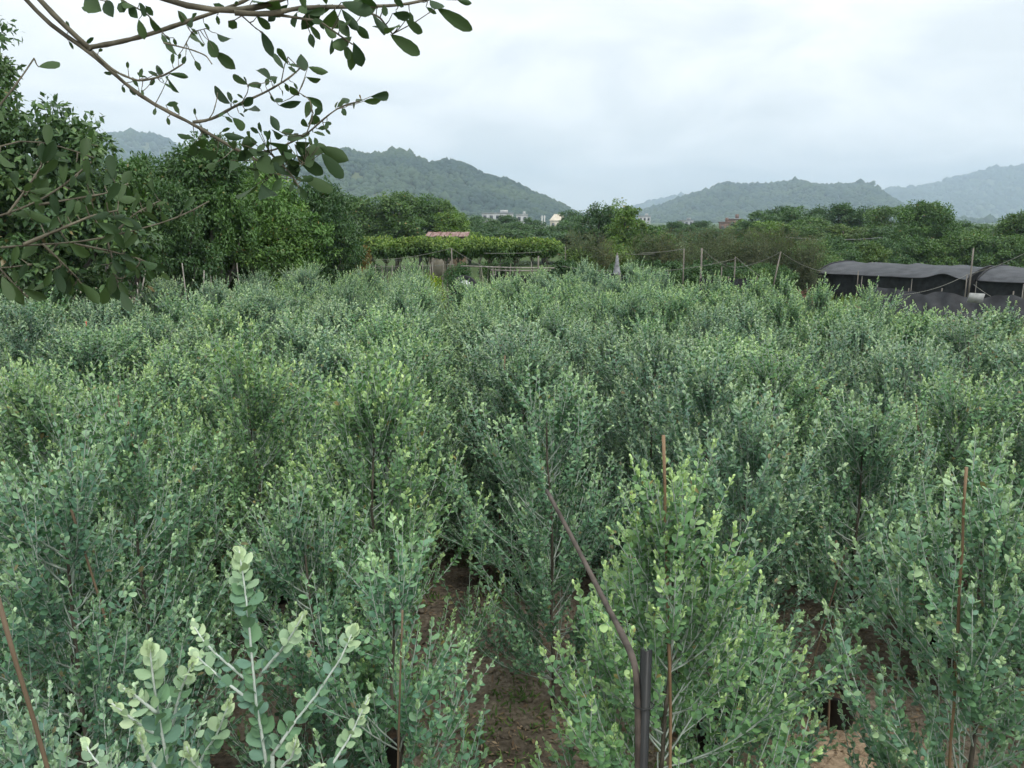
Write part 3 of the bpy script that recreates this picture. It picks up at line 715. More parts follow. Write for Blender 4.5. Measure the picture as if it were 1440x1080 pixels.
# grove left of centre, on staked trunks
def grove():
    G = 'staked trees in the left grove'
    spec = [(178, 222, 17.5, 1.05, 0, (1.0, 1.1, .85), 'leftmost staked tree, dark and narrow beside the big left tree'),
            (222, 226, 19.5, 1.25, 1, (.85, 1.0, .95), 'second staked tree of the left grove with twin dark trunks'),
            (266, 216, 21.5, 1.35, 2, (1.55, 1.6, .95), 'round-topped brighter tree behind the leafy bough'),
            (300, 240, 18.8, 1.1, 3, (1.15, 1.25, 1.0), 'staked tree with pale leaning trunk in the left grove'),
            (345, 214, 22.0, 1.3, 0, (1.3, 1.35, .9), 'tree topped by the hanging branch cluster'),
            (392, 250, 20.0, 1.25, 1, (1.35, 1.45, 1.05), 'tree with light green flush left of the dark leafy mass'),
            (240, 262, 17.2, .9, 2, (.8, .9, .85), 'short staked tree in front of the left grove')]
    for i, (px, py, Y, R, v, t, lab) in enumerate(spec):
        place_tree('grove_tree', NEARB[v], xat(px, py, Y), Y, zat(py, Y), R * 1.05, t, lab, group=G)
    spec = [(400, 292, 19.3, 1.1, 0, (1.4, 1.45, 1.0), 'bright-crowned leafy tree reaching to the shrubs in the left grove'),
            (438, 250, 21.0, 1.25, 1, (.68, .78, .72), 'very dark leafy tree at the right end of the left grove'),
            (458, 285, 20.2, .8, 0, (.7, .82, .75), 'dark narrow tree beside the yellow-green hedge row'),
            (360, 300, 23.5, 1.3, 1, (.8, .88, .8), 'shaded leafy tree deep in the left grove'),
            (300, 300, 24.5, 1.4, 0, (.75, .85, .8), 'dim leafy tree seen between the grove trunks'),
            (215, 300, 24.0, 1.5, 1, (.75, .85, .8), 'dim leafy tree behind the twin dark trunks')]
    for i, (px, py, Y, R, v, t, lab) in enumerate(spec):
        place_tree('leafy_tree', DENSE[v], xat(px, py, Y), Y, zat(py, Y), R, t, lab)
    # extra trunks and slender supports
    rng = np.random.default_rng(8)
    for i, (px, p0, p1, Y, r, lean) in enumerate([(150, 372, 430, 16.6, .06, -.1), (168, 375, 430, 16.9, .075, -.12), (281, 330, 420, 18.4, .055, -.16), (297, 325, 420, 18.6, .05, .14)]):
        a = at(px, p0, Y); b = np.array((a[0] - lean, Y, -.05)); b[0] = a[0] - lean
        lab = ['dark slim trunk in front of the cream wall', 'thick dark trunk right of the cream wall', 'pale leaning trunk forming the left side of a V', 'pale leaning trunk forming the right side of a V'][i]
        place = empty('young_tree', (b[0], Y, 0)); tag(place, lab, 'tree', G)
        L = a - np.array((b[0], Y, 0))
        top = L + np.array((lean * .4, 0, 1.1))
        MB().tube([(0, 0, -.05), L * .5 + np.array((.02, 0, 0)), L, top], [r * 1.15, r, r * .9, r * .5], 8).build('trunk', M['pale_bark' if i > 1 else 'tree_bark'], place, True)
        d = crown_data(rng, [(top[0], 0, top[2] + .1, .7, .7, .55), (top[0] + .2, .1, top[2] + .5, .5, .5, .4)], 60, 90, .26, .11, .42, droop=.35)
        o = obj('crown', leaves_mesh('crown', d, M['broad'], 4), place); o.color = (.85, .95, .85, 1)
    for i, (px, py, dx) in enumerate([(154, 378, 5), (176, 384, 6), (193, 397, -2), (205, 378, -14), (214, 376, 1), (229, 374, 4), (237, 376, 5), (246, 378, -5), (256, 370, 4), (273, 372, -2), (287, 380, -6), (295, 376, 2), (333, 370, 2), (186, 383, -5)]):
        Y = 16.2 + rng.uniform(0, 1.6)
        a = at(px, py, Y); foot = np.array((a[0] + dx * .04, Y + rng.uniform(-.2, .2), 0))
        o = MB().tube([(0, 0, -.05), (a - foot) * .55 + rng.normal(0, .008, 3), (a - foot)], [.017, .015, .012], 6).mesh('support_stake', M['stakewood'], True)
        o = obj('support_stake', o, None, tuple(foot))
        tag(o, f'thin pale support stake under the left grove, {ordinal(i)} made out from the left' if False else f'slender pale stake propping the grove trees, {["left of the slim trunk","against the thick trunk","short one right of the thick trunk","leaning left beyond the thick trunk","bright upright one near the grass edge","tilted one past the bright upright","thin one past the tilted stake","left-leaning one before the V trunks","steep one before the V trunks","beside the left V trunk","between the V trunks","right of the V trunks","lone one under the bright-crowned tree","crossing the thick trunk foot"][i]}', 'stake', 'stakes under the left grove')
grove()

# cream wall glimpsed under the left trees
def cream_wall():
    M['cream'] = noise_mat('cream_render', (.42, .36, .28), (.62, .55, .45), 1.5, .9, .1)
    a = at(110, 392, 30); b = at(172, 392, 30)
    r = empty('garden_wall', ((a[0] + b[0]) / 2 - 3, 30, 0)); tag(r, 'low cream wall glimpsed between the trunks at left', 'wall')
    MB().box((0, 0, .45), (9, .2, .9)).build('wall_body', M['cream'], r)
    MB().box((0, 0, .935), (9.1, .28, .07)).build('coping', M['stakewood'], r)
cream_wall()

# row of yellow-green nursery trees on clear stems
M['hedge'] = leaf_mat('hedge_leaf', (.055, .115, .035), (.10, .19, .048), (.32, .42, .09), rough=.5, trans=.3)
def hedge_row():
    rng = np.random.default_rng(33); vs = []
    for k in range(4):
        r = np.random.default_rng(600 + k)
        bl = [(r.uniform(-.25, .25), r.uniform(-.2, .2), 1.80 + r.uniform(-.06, .06), .46, .46, .15) for _ in range(5)] + [(0, 0, 1.72, .3, .3, .15)]
        d = crown_data(r, bl, 90, 55, .13, .10, .42, droop=.35, young=.0)
        top = np.clip((d['pos'][:, 2] - 1.72) / .3, 0, 1)
        d['tip'] = np.clip(top * r.uniform(.2, 1.1, len(top)) * (r.random(len(top)) < .75), 0, 1)   # yellow new growth crowns every tree
        vs.append(dict(f=leaves_mesh('crown', d, M['hedge'], 4), t=limbs(r, [b for b in bl], 1.0, .03).mesh('trunk', M['pale_bark'], True), H=2.02, R=.62))
    n = 15
    for i in range(n):
        px = 480 + i * 20.6 + rng.normal(0, 3); Y = 29.5 + rng.normal(0, .25)
        place_tree('nursery_tree', vs[i % 4], xat(px, 345, Y), Y, zat(337 + rng.normal(0, 2.0), Y), .62, np.array((1, 1, 1)) * rng.uniform(.85, 1.15), f'yellow-topped nursery tree on a thin stem, {ordinal(i)} from the left of its clipped row', group='clipped row of yellow-green nursery trees')
    for i in range(9):
        px = 500 + i * 33 + rng.normal(0, 4); Y = 32.0 + rng.normal(0, .3)
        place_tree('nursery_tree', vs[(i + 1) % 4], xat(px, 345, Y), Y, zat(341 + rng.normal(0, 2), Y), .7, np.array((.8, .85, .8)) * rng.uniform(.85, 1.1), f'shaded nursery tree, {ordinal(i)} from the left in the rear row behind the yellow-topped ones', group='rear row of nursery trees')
    # stems of cut saplings under the row
    for i in range(22):
        px = 476 + i * 13.4 + rng.normal(0, 3); Y = 28.6 + rng.uniform(-.5, .4); h = zat(rng.uniform(368, 376), Y)
        o = MB().tube([(0, 0, -.05), (rng.normal(0, .03), 0, h * .5), (rng.normal(0, .05), 0, h)], [.024, .02, .014], 6).mesh('cane', M['pale_bark'], True)
        o = obj('cane', o, None, (xat(px, 370, Y), Y, 0)); tag(o, f'bare upright cane below the clipped row, {ordinal(i)} from its left end', 'cane', 'bare canes below the clipped row')
hedge_row()

# wispy brownish plants right of centre
M['wispy'] = leaf_mat('wispy_leaf', (.095, .130, .068), (.15, .175, .09), (.21, .19, .10), rough=.6, trans=.3)
def wispy_row():
    M['greenstem'] = noise_mat('green_stem', (.06, .075, .04), (.13, .14, .08), 9, .8)
    rng = np.random.default_rng(44); vs = []
    for k in range(4):
        r = np.random.default_rng(640 + k); n = 46
        a = r.uniform(0, 6.28, n); rr = np.sqrt(r.random(n)) * .28
        s = np.stack([rr * np.cos(a), rr * np.sin(a), np.zeros(n)], -1)
        e = s * r.uniform(1.8, 3.0, (n, 1)); e[:, 2] = r.uniform(1.7, 2.8, n)
        m = (s + e) / 2; m[:, :2] -= s[:, :2] * .3
        P = bez(s, m, e, 6)
        P2s = P[:, 2:].reshape(-1, 3); P2s = np.repeat(P2s, 3, 0); d = nrm(r.normal(0, .5, P2s.shape) + np.array((0, 0, .7)))
        P2 = bez(P2s, P2s + d * .2, P2s + d * r.uniform(.25, .5, (len(d), 1)), 4)
        lv = twig_leaves(r, P2, .045, .085, tipfrac=.5)
        lv['wid'] *= .42; lv['tip'] = (r.random(len(lv['tip'])) < .3) * r.random(len(lv['tip']))
        v1, q1 = tubes(P, np.tile(np.linspace(.012, .004, 6), (n, 1))); v2, q2 = tubes(P2, np.full((len(P2), 4), .003))
        vs.append(dict(f=leaves_mesh('crown', lv, M['wispy'], 4), t=mesh_np('stems', np.vstack([v1, v2]), None, np.vstack([q1, q2 + len(v1)]), M['greenstem']), H=2.8, R=.8))
    px = [808, 826, 850, 905, 928, 946, 985, 1005, 1028, 1062, 1080, 1098, 1120, 1140, 915, 968, 1048]
    top = [332, 328, 338, 332, 327, 330, 328, 326, 325, 328, 327, 326, 332, 338, 338, 338, 334]
    for i, (p, t) in enumerate(sorted(zip(px, top))):
        Y = 33 + rng.normal(0, .6)
        tn = [(1, 1, 1), (.8, .95, .8), (1.1, 1.0, .85), (.85, 1.1, .8)][i % 4]
        r = place_tree('wispy_plant', vs[i % 4], xat(p, 350, Y), Y, zat(t, Y), .85, tn, f'wispy brownish-green upright plant, {ordinal(i)} from the left of the thin row before the far trees', 'plant', 'row of wispy upright plants')
wispy_row()

# trees and bushes behind
def backdrop():
    rng = np.random.default_rng(55)
    def T(kind, px, py, Y, R, tint, label, name='broadleaf_tree', cat_='tree', group=None):
        V = {'r': ROUND, 'b': BUSH, 't': TALL}[kind]
        place_tree(name, V[int(rng.integers(0, len(V)))], xat(px, py, Y), Y, max(zat(py, Y), .8), R, tint, label, cat_, group)
    A = (1.15, 1.15, .95); B = (.85, .95, .9); D = (.7, .82, .8); E = (1.5, 1.45, .8); Fh = (1.25, 1.25, 1.0)
    for i, (px, py, R, t) in enumerate([(486, 276, 1.9, B), (520, 282, 1.9, A), (555, 271, 2.2, A), (590, 276, 2.1, B), (622, 280, 2.0, A), (640, 296, 1.5, E), (470, 292, 1.5, B)]):
        T('r', px, py, 52 + rng.uniform(-2, 3), R, t, ['tree with its top against the hill, behind the left end of the hedge row', 'green tree second in the clump behind the hedge row', 'tallest domed tree in the clump behind the hedge row', 'dark tree left of the rusty roof', 'full tree straight above the rusty roof', 'light green low tree at the right end of that clump', 'tree partly hidden by the dark left grove'][i], group='tree clump behind the hedge row')
    for i, (px, py, R, Y) in enumerate([(662, 304, 2.2, 85), (690, 308, 2.4, 80), (712, 303, 2.0, 95), (735, 312, 2.3, 75), (748, 306, 1.8, 95), (790, 312, 2.2, 80), (806, 297, 2.2, 95), (815, 305, 2.0, 85), (765, 322, 2.4, 62), (725, 325, 2.2, 58), (690, 326, 2.0, 58), (800, 326, 2.2, 60), (660, 322, 1.8, 60)]):
        T('r', px, py, Y, R, [D, B, D, B][i % 4], f'dark tree in the low belt under the left hill, {["beside the clump end","before the white block","between white block and pole","left of the twin pole","close by the twin pole","before the cream house","rounded one at the hill foot","last one at the hill foot","over the hedge end","above the hedge row centre","right of the rusty roof","above the thin canes","touching the rusty shed"][i]}', group='dark belt of trees under the left hill')
    T('r', 845, 288, 46, 1.5, D, 'dark rounded tree left of the tall yellow-green tree at centre'); T('r', 862, 294, 47, 1.4, B, 'dark tree half hidden behind the tall yellow-green tree')
    T('t', 880, 283, 42, 1.15, E, 'tall feathery yellow-green tree right of the image centre'); T('b', 860, 345, 36, 1.1, (1.4, 1.3, .8), 'yellowish bush at the foot of the tall centre tree', 'bush', 'bush')
    T('r', 908, 318, 44, 1.5, B, 'rounded green tree right of the tall feathery one'); T('r', 925, 330, 40, 1.2, B, 'green tree behind the left wispy plants')
    T('t', 932, 322, 36, .7, (1.2, 1.3, .9), 'small bright upright tree among the wispy plants'); T('t', 1050, 328, 35, .5, (.6, .75, .75), 'very dark narrow tree among the wispy plants')
    T('r', 950, 312, 90, 2.2, D, 'dark tree left of the brown house'); T('r', 985, 311, 95, 2.0, D, 'pair tree, the right one before the brown house'); T('r', 975, 316, 80, 2.2, B, 'low tree in front of the brown house')
    T('r', 1047, 308, 80, 1.7, E, 'yellowish round tree touching the brown house'); T('r', 1000, 322, 70, 2.2, B, 'tree below the brown house')
    for i, (px, py, R, Y, t) in enumerate([(1075, 296, 2.4, 68, B), (1100, 291, 2.4, 70, D), (1125, 294, 2.3, 66, B), (1150, 290, 2.0, 70, D), (1182, 287, 1.9, 68, D), (1212, 290, 2.0, 66, D), (1240, 291, 1.7, 62, A), (1290, 284, 1.6, 47, (1.05, 1.12, .9)), (1318, 286, 1.4, 47, (1.0, 1.1, .9)), (1090, 312, 2.0, 58, E), (1150, 308, 2.2, 58, A), (1190, 315, 2.4, 56, (1.1, 1.0, .75)),
                                           (1240, 318, 2.0, 54, B), (1345, 311, 2.2, 68, D), (1375, 316, 2.4, 66, B), (1350, 320, 1.8, 54, Fh), (1405, 312, 1.6, 55, A), (1432, 297, 1.7, 50, (.95, 1.0, .75)), (1455, 300, 1.8, 50, A), (1270, 322, 1.6, 52, B)]):
        lab = ['leftmost crown of the right wood', 'dark crown second in the right wood', 'crown under the hill middle in the right wood', 'dark round crown fourth in the right wood', 'small domed dark crown below the hilltop', 'dark crown below the lone ridge tree', 'lighter crown just left of the big right tree', 'big loose-topped tree standing out in the right wood', 'right half of the big loose-topped pair', 'yellow-green flat crown in front of the right wood', 'green crown in the middle of the right wood', 'olive spreading crown in the right wood',
               'low dark tree under the big right tree', 'bluish crown right of the big right tree', 'distant crown above the tunnels', 'bright tree above the first tunnel', 'open tree above the tall grey pole', 'olive tree at the right frame edge', 'outermost tree cut by the right frame edge', 'low tree left of the tunnels top'][i]
        T('r', px, py, Y, R, t, lab, group='wood on the right')
    for i, (px, py, R, Y, t) in enumerate([(1150, 338, 1.3, 40, Fh), (1175, 333, 1.4, 43, B), (1205, 338, 1.3, 44, A), (1228, 343, 1.1, 43, (1.3, 1.2, .8)), (1250, 338, 1.2, 44, B), (1278, 333, 1.4, 45, B), (1305, 336, 1.5, 45, Fh), (1335, 333, 1.6, 46, A), (1365, 330, 1.6, 46, Fh), (1398, 335, 1.4, 45, B), (1425, 333, 1.5, 44, A), (1160, 358, .9, 36, Fh), (1130, 362, .9, 35, B), (1190, 352, 1.1, 40, B), (1125, 348, 1.0, 37, Fh), (1080, 372, .8, 31, B), (1060, 378, .7, 30.5, A), (1100, 376, .7, 31, B)]):
        T('b', px, py, Y, R, t, f'leafy bush between the wispy plants and the right frame edge, {ordinal(i)} of the low bushes' if False else ['pale green bush at the end of the wispy row', 'dark bush left behind the net tunnels', 'green bush over the tunnel left end', 'tawny bush behind the first tunnel', 'dark bush behind the first tunnel middle', 'rounded bush left under the big right tree', 'light bush right under the big right tree', 'green bush left of the tall grey pole', 'light bush behind the tall grey pole', 'dark bush right of the tall grey pole', 'green bush by the right frame edge behind the tunnels', 'bright creeper bush at the tunnel corner', 'dark bush under the leaning pole rope', 'dark bush touching the tunnel left end', 'light bush right of the leaning pole', 'low dark bush behind the leaning pole', 'low bright bush before the wispy plants', 'low bush at the foot of the leaning pole'][i], 'bush', 'bush', 'low bushes at right')
    for i, (px, py, R, Y, t) in enumerate([(705, 362, .9, 34, B), (800, 366, .9, 31, D), (820, 350, 1.0, 33, (1.3, 1.2, .7)), (648, 372, .55, 27.5, (.7, .9, .85)), (835, 372, .9, 31, (1.0, .95, .7)), (900, 362, 1.1, 33, B), (930, 368, 1.0, 32, D), (1000, 366, .9, 31.5, D), (1035, 372, .9, 31, D), (965, 372, .9, 31, B), (865, 372, .8, 31, B), (505, 362, .8, 31, D)]):
        T('b', px, py, Y, R, t, ['dark bush below the hedge row right half', 'dark clipped bush right of the hedge row end', 'yellow-brown tall bush right of the hedge row', 'dark bush directly above the round drum', 'olive bush left of the grey net heap', 'bush right of the grey net heap', 'dark bush behind the first rope pole', 'dark bush behind the main rope pole', 'dark bush right of the main rope pole', 'bush between the two rope poles', 'bush behind the grey net heap', 'shaded bush at the left end of the hedge row'][i], 'bush', 'bush', 'low bushes behind the field')
    # brown withered sapling before the hedge row
    V = TALL[0]; Y = 28.3
    place_tree('withered_sapling', V, xat(502, 350, Y), Y, zat(334, Y), .45, (2.3, .95, .8), 'reddish-brown withered sapling before the left end of the hedge row')
    # lone tree on the right hill's ridge
    p = at(1223, 257, 1500)
    place_tree('ridge_tree', ROUND[1], p[0], 1490, 17, 8, (.8, .9, .9), 'lone tree standing up from the crest of the right hill', z=p[2] - 14)
backdrop()

# ------------------------------------------------------------------ far buildings
def house(name, px0, px1, pt, Y, wallm, roofm, label, peak=0, nwin=4, storeys=1, windows=True):
    a = at(px0, pt, Y); b = at(px1, pt, Y); w = b[0] - a[0]; h = a[2]; d = w * .6
    r = empty(name, ((a[0] + b[0]) / 2, Y, 0)); tag(r, label, 'building')
    hw = h - peak
    MB().box((0, 0, hw / 2), (w, d, hw)).build('wall', wallm, r)
    if peak:
        v = [(-w / 2 - .3, -d / 2 - .3, hw), (w / 2 + .3, -d / 2 - .3, hw), (w / 2 + .3, d / 2 + .3, hw), (-w / 2 - .3, d / 2 + .3, hw), (-w / 2 * .5, 0, h), (w / 2 * .5, 0, h)]
        MB().add(v, [(0, 1, 5, 4), (2, 3, 4, 5)], [(1, 2, 5), (3, 0, 4)]).build('roof', roofm, r)
    else:
        MB().box((0, 0, hw + .12), (w + .5, d + .5, .25)).build('roof', roofm, r)
        MB().box((w * .2, 0, hw + .8), (w * .25, d * .4, 1.1)).build('roof_hut', wallm, r)
    for s in range(storeys):
        for i in range(nwin):
            x = -w / 2 + (i + .5) * w / nwin; z = hw - 1.5 - s * 3.1
            f = MB().box((x, -d / 2 - .02, z), (w / nwin * .5, .10, 1.3)).build('window', M['darkglass'], r)
            MB().box((x, -d / 2 - .05, z - .72), (w / nwin * .58, .2, .1)).build('sill', roofm, f)
def buildings():
    M['white'] = noise_mat('white_render', (.36, .37, .37), (.5, .5, .49), .6, .9)
    M['creamr'] = noise_mat('cream_render_house', (.52, .46, .36), (.66, .6, .5), .6, .9)
    M['brick'] = noise_mat('brown_brick', (.16, .10, .08), (.26, .17, .13), 2, .9)
    M['darkglass'] = noise_mat('dark_window', (.02, .025, .03), (.05, .055, .06), 1, .15, spec=.5)
    M['roofgrey'] = noise_mat('grey_roof', (.25, .26, .27), (.38, .38, .39), 1, .8)
    house('house', 678, 722, 300, 340, M['white'], M['roofgrey'], 'long white flat-roofed house in front of the left hill', nwin=5, storeys=1)
    house('house', 726, 742, 302, 330, M['white'], M['white'], 'small white house right of the long white one', nwin=2)
    house('house', 774, 796, 301, 280, M['creamr'], M['creamr'], 'cream house with a peaked roof below the left hill end', peak=2.2, nwin=3)
    house('house', 898, 914, 304, 420, M['white'], M['roofgrey'], 'small white house at the left foot of the right hill', nwin=3)
    house('house', 955, 974, 310, 420, M['roofgrey'], M['roofgrey'], 'low grey house under the right hill', nwin=3)
    house('house', 1012, 1026, 313, 230, M['brick'], M['brick'], 'lower wing of the brown brick house', nwin=2)
    house('house', 1025, 1041, 308, 235, M['brick'], M['roofgrey'], 'upper brown brick house with dark windows at the wood edge', nwin=2)
    # rusty-roofed shed behind the hedge row
    M['rust'] = noise_mat('rusty_sheet', (.17, .085, .07), (.34, .24, .21), 2.5, .7, .2, stretch=(3, .4, 1))
    M['shedwall'] = noise_mat('shed_wall', (.20, .17, .13), (.38, .33, .27), 2, .9)
    Y = 44; a = at(600, 332, Y); b = at(657, 332, Y); w = b[0] - a[0]
    r = empty('shed', ((a[0] + b[0]) / 2, Y, 0)); tag(r, 'small shed with rusty corrugated roof above the hedge row', 'shed')
    h = zat(332, Y); top = zat(326.5, Y)
    MB().box((0, .8, h / 2 - .02), (w * .94, 1.5, h - .04)).build('wall', M['shedwall'], r)
    n = 9
    for i in range(n):
        x0 = -w / 2 - .08 + (w + .16) * i / n; x1 = x0 + (w + .16) / n - .015
        xx = np.linspace(x0, x1, 9); zz = .02 * np.sin((xx - x0) / (x1 - x0) * math.pi * 6)
        lo = np.stack([xx, np.full(9, -.35), h + zz - .02 * (i % 2)], -1); hi = np.stack([xx, np.full(9, 1.7), top + zz - .02 * (i % 2)], -1)
        MB().grid(np.stack([lo, hi])).grid(np.stack([hi, lo]) - np.array((0, 0, .01))).build('roof_sheet', M['rust'], r)
    MB().box((w * .3, .03, h * .45), (.7, .06, h * .85)).build('door', M['oldbamboo'], r)
    MB().box((-w * .2, .03, h * .6), (.6, .06, .5)).build('window', M['darkglass'], r)
    # twin concrete pole
    Y = 130; r = empty('utility_pole', (xat(764, 310, Y), Y, 0)); tag(r, 'twin pale utility pole rising between the dark trees', 'utility pole')
    M['concrete'] = noise_mat('pale_concrete', (.42, .43, .42), (.6, .6, .58), 3, .8)
    h = zat(303, Y)
    for s in (-1, 1): MB().tube([(s * .22, 0, 0), (s * .2, 0, h)], [.12, .09], 10).build('post', M['concrete'], r, True)
    MB().box((0, 0, h * .62), (1.1, .12, .12)).build('crossarm', M['concrete'], r); MB().box((0, 0, h - .25), (.9, .1, .1)).build('crossarm', M['concrete'], r)
    M['cable'] = noise_mat('cable', (.30, .31, .32), (.42, .43, .44), 5, .6)
    def cable(p, q, sag, lab, rad):
        t = np.linspace(0, 1, 17)[:, None]; p = np.array(p); q = np.array(q)
        P = p * (1 - t) + q * t; P[:, 2] -= (sag * 4 * t * (1 - t))[:, 0]
        o = MB().tube(P, rad, 4).build('power_cable', M['cable']); tag(o, lab, 'cable')
    cable(at(797, 305, 120), at(840, 318, 60), .2, 'upper pale cable sloping down from the cream house', .012)
    cable(at(797, 307, 120), at(838, 321, 60), .2, 'lower pale cable sloping down from the cream house', .012)
    cable(at(668, 337, 48), at(716, 331, 60), .1, 'upper short cable right of the rusty shed', .014)
    cable(at(664, 334, 48), at(714, 334, 60), .1, 'lower short cable right of the rusty shed', .014)
    cable(at(752, 322, 70), at(790, 312, 130), .1, 'thin cable running towards the twin pole', .012)
    cable(at(1100, 333, 48), at(1240, 334, 50), .15, 'cable crossing in front of the right wood', .011)
buildings()

# ------------------------------------------------------------------ poles and ropes at the far side of the field
def poles_ropes():
    M['polewood'] = noise_mat('pole_wood', (.10, .09, .075), (.22, .20, .17), 8, .85, .3, stretch=(1, 1, .2))
    def pole(px, pt, Y, r, lab, lean=0, foot=None):
        a = at(px, pt, Y); x0 = a[0] - lean
        o = MB().tube([(0, 0, -.1), (lean * .5 + .012, 0, a[2] * .5), (lean, 0, a[2])], [r * .8, r * .72, r * .6], 8).mesh('pole', M['polewood'], True)
        o = obj('pole', o, None, (x0, Y, 0)); tag(o, lab, 'pole', 'poles along the far edge of the field')
        return a
    P = {}
    P['a'] = pole(635, 349, 27.5, .035, 'pole tied with ropes in front of the hedge row')
    P['b'] = pole(757, 360, 27.0, .045, 'pale pole at the right end of the rail fence')
    P['c'] = pole(962, 350, 29.5, .035, 'slim pole left of the main rope pole')
    P['d'] = pole(987, 349, 27.5, .050, 'thick main rope pole among the wispy plants')
    P['e'] = pole(1034, 361, 28.5, .035, 'middle slim pole right of the main rope pole')
    P['f'] = pole(1015, 375, 28.5, .03, 'short thin pole right beside the main rope pole')
    P['g'] = pole(1098, 354, 28.0, .038, 'leaning pole with ropes slung from its top', lean=.35)
    P['h'] = pole(1207, 381, 29.0, .028, 'short pole at the front corner of the tunnels')
    P['i'] = pole(1369, 349, 26.5, .042, 'tall grey pole standing before the net tunnels')
    P['j'] = pole(1360, 386, 26.3, .028, 'short pole close left of the tall grey pole')
    P['k'] = pole(693, 376, 27.0, .025, 'left thin post of the rail fence'); P['l'] = pole(711, 378, 27.2, .022, 'second thin post of the rail fence'); P['m'] = pole(731, 376, 27.2, .022, 'third thin post of the rail fence')
    P['n'] = pole(605, 370, 28.0, .028, 'dark post under the hedge row left of the drum'); P['o'] = pole(1448, 350, 26.5, .04, 'pole just past the right frame edge')
    P['p'] = pole(795, 347, 31, .022, 'thin upright stick right of the hedge row end'); P['q'] = pole(872, 384, 25.5, .03, 'short pale post below the grey net heap')
    def rope(p, q, sag, lab, r=.0075):
        p = np.array(p, float); q = np.array(q, float); t = np.linspace(0, 1, 19)[:, None]
        X = p * (1 - t) + q * t; X[:, 2] -= (sag * 4 * t * (1 - t))[:, 0]
        o = MB().tube(X, r, 5).build('rope', M['rope'], None, True); tag(o, lab, 'rope', 'ropes slung between the poles')
    rope(P['a'], at(525, 366, 28), .08, 'pale rope falling left from the hedge-row pole'); rope(P['a'], at(692, 379, 27), .06, 'pale rope falling right from the hedge-row pole')
    rope(P['d'], at(1034, 376, 28.3), .14, 'rope sagging right from the main rope pole'); rope(at(1034, 376, 28.3), P['g'], .10, 'rope rising to the leaning pole top')
    rope(P['e'], at(1077, 394, 27.0), .03, 'straight rope running down right from the middle slim pole'); rope(P['g'], at(1160, 382, 30.5), .12, 'rope sagging from the leaning pole to the tunnels')
    rope(at(930, 381, 28), at(1034, 364, 28.5), .06, 'thin rope rising behind the main rope pole', .009)
    rope(at(900, 356, 30), P['c'], .03, 'taut rope left of the slim pole', .010); rope(at(470, 373, 28.3), at(640, 372, 28.3), .05, 'level wire under the hedge row', .009)
    rope(at(680, 356, 28.3), at(762, 354, 28.3), .03, 'thin wire in front of the hedge row right half', .008); rope(at(790, 374, 29), at(860, 381, 29), .05, 'slack rope left of the grey net heap', .010)
    rope(at(1272, 414, 24.5), P['j'], .12, 'rope rising over the dark net screen'); rope(P['j'], at(1445, 354, 26.5), .08, 'rope rising from the short pole to the right frame edge')
    rope(at(1369, 400, 26.4), at(1420, 430, 24.2), .05, 'rope falling right from the tall grey pole'); rope(at(880, 357, 29.8), at(920, 357, 29.8), .02, 'short level rope above the grey net heap', .009)
    # pale rails
    for i, (a, b, y0, y1) in enumerate([(648, 780, 374, 377), (690, 775, 380, 380)]):
        p = at(a, y0, 27.1); q = at(b, y1, 27.1)
        o = MB().tube([p, (p + q) / 2 + np.array((0, 0, -.02)), q], .024, 7).build('rail', M['stakewood'], None, True); tag(o, ['upper pale bamboo rail of the low fence', 'lower pale bamboo rail of the low fence'][i], 'rail')
    # grey net heaped over a stake
    c = at(868, 360, 27.8); r = empty('net_heap', (c[0], 27.8, 0)); tag(r, 'pointed grey net heap at the far edge of the field', 'net')
    M['greynet'] = noise_mat('grey_net', (.16, .17, .18), (.34, .35, .36), 8, .8, .2)
    th = np.linspace(0, 2 * math.pi, 33)[:-1]; hh = c[2]
    v = []
    for k, f in enumerate(np.linspace(0, 1, 9)):
        rr = (.04 + .42 * f ** 1.3) * (1 + .16 * f * np.sin(th * 5 + k * .3) + .1 * f * np.sin(th * 9 + 1))
        v.append(np.stack([rr * np.cos(th), rr * np.sin(th), np.full(32, hh * (1 - f) + .02)], -1))
    v = np.array(v); v = np.concatenate([v, v[:, :1]], 1)
    MB().grid(v).build('net', M['greynet'], r, True); MB().tube([(0, 0, 0), (0, 0, hh + .12)], .02, 6).build('stake', M['polewood'], r)
    # low dark windbreak net behind the far shrubs
    for i, (a, b, y, Y, lab) in enumerate([(850, 940, 384, 26.5, 'low black windbreak net left of the main rope pole'), (985, 1065, 391, 25.8, 'low black windbreak net right of the main rope pole'), (690, 760, 386, 27.6, 'dark shade cloth hung on the rail fence')]):
        p = at(a, y, Y); q = at(b, y, Y); r = empty('windbreak', (p[0], Y, 0)); tag(r, lab, 'net'); w = q[0] - p[0]
        xx = np.linspace(0, w, 40); top = p[2] - .06 * np.abs(np.sin(xx * 2.1)); yy = .05 * np.sin(xx * 5.3) + .03 * np.sin(xx * 11)
        g_ = np.stack([np.stack([xx, yy * f, top * f], -1) for f in np.linspace(0, 1, 5)])
        MB().grid(g_).grid((g_ + np.array((0, .006, 0)))[::-1]).build('net', M['blacknet'], r, True)
        for f in (0, .5, 1): MB().tube([(w * f, .03, 0), (w * f, .03, p[2] + .05)], .018, 6).build('post', M['polewood'], r)
poles_ropes()

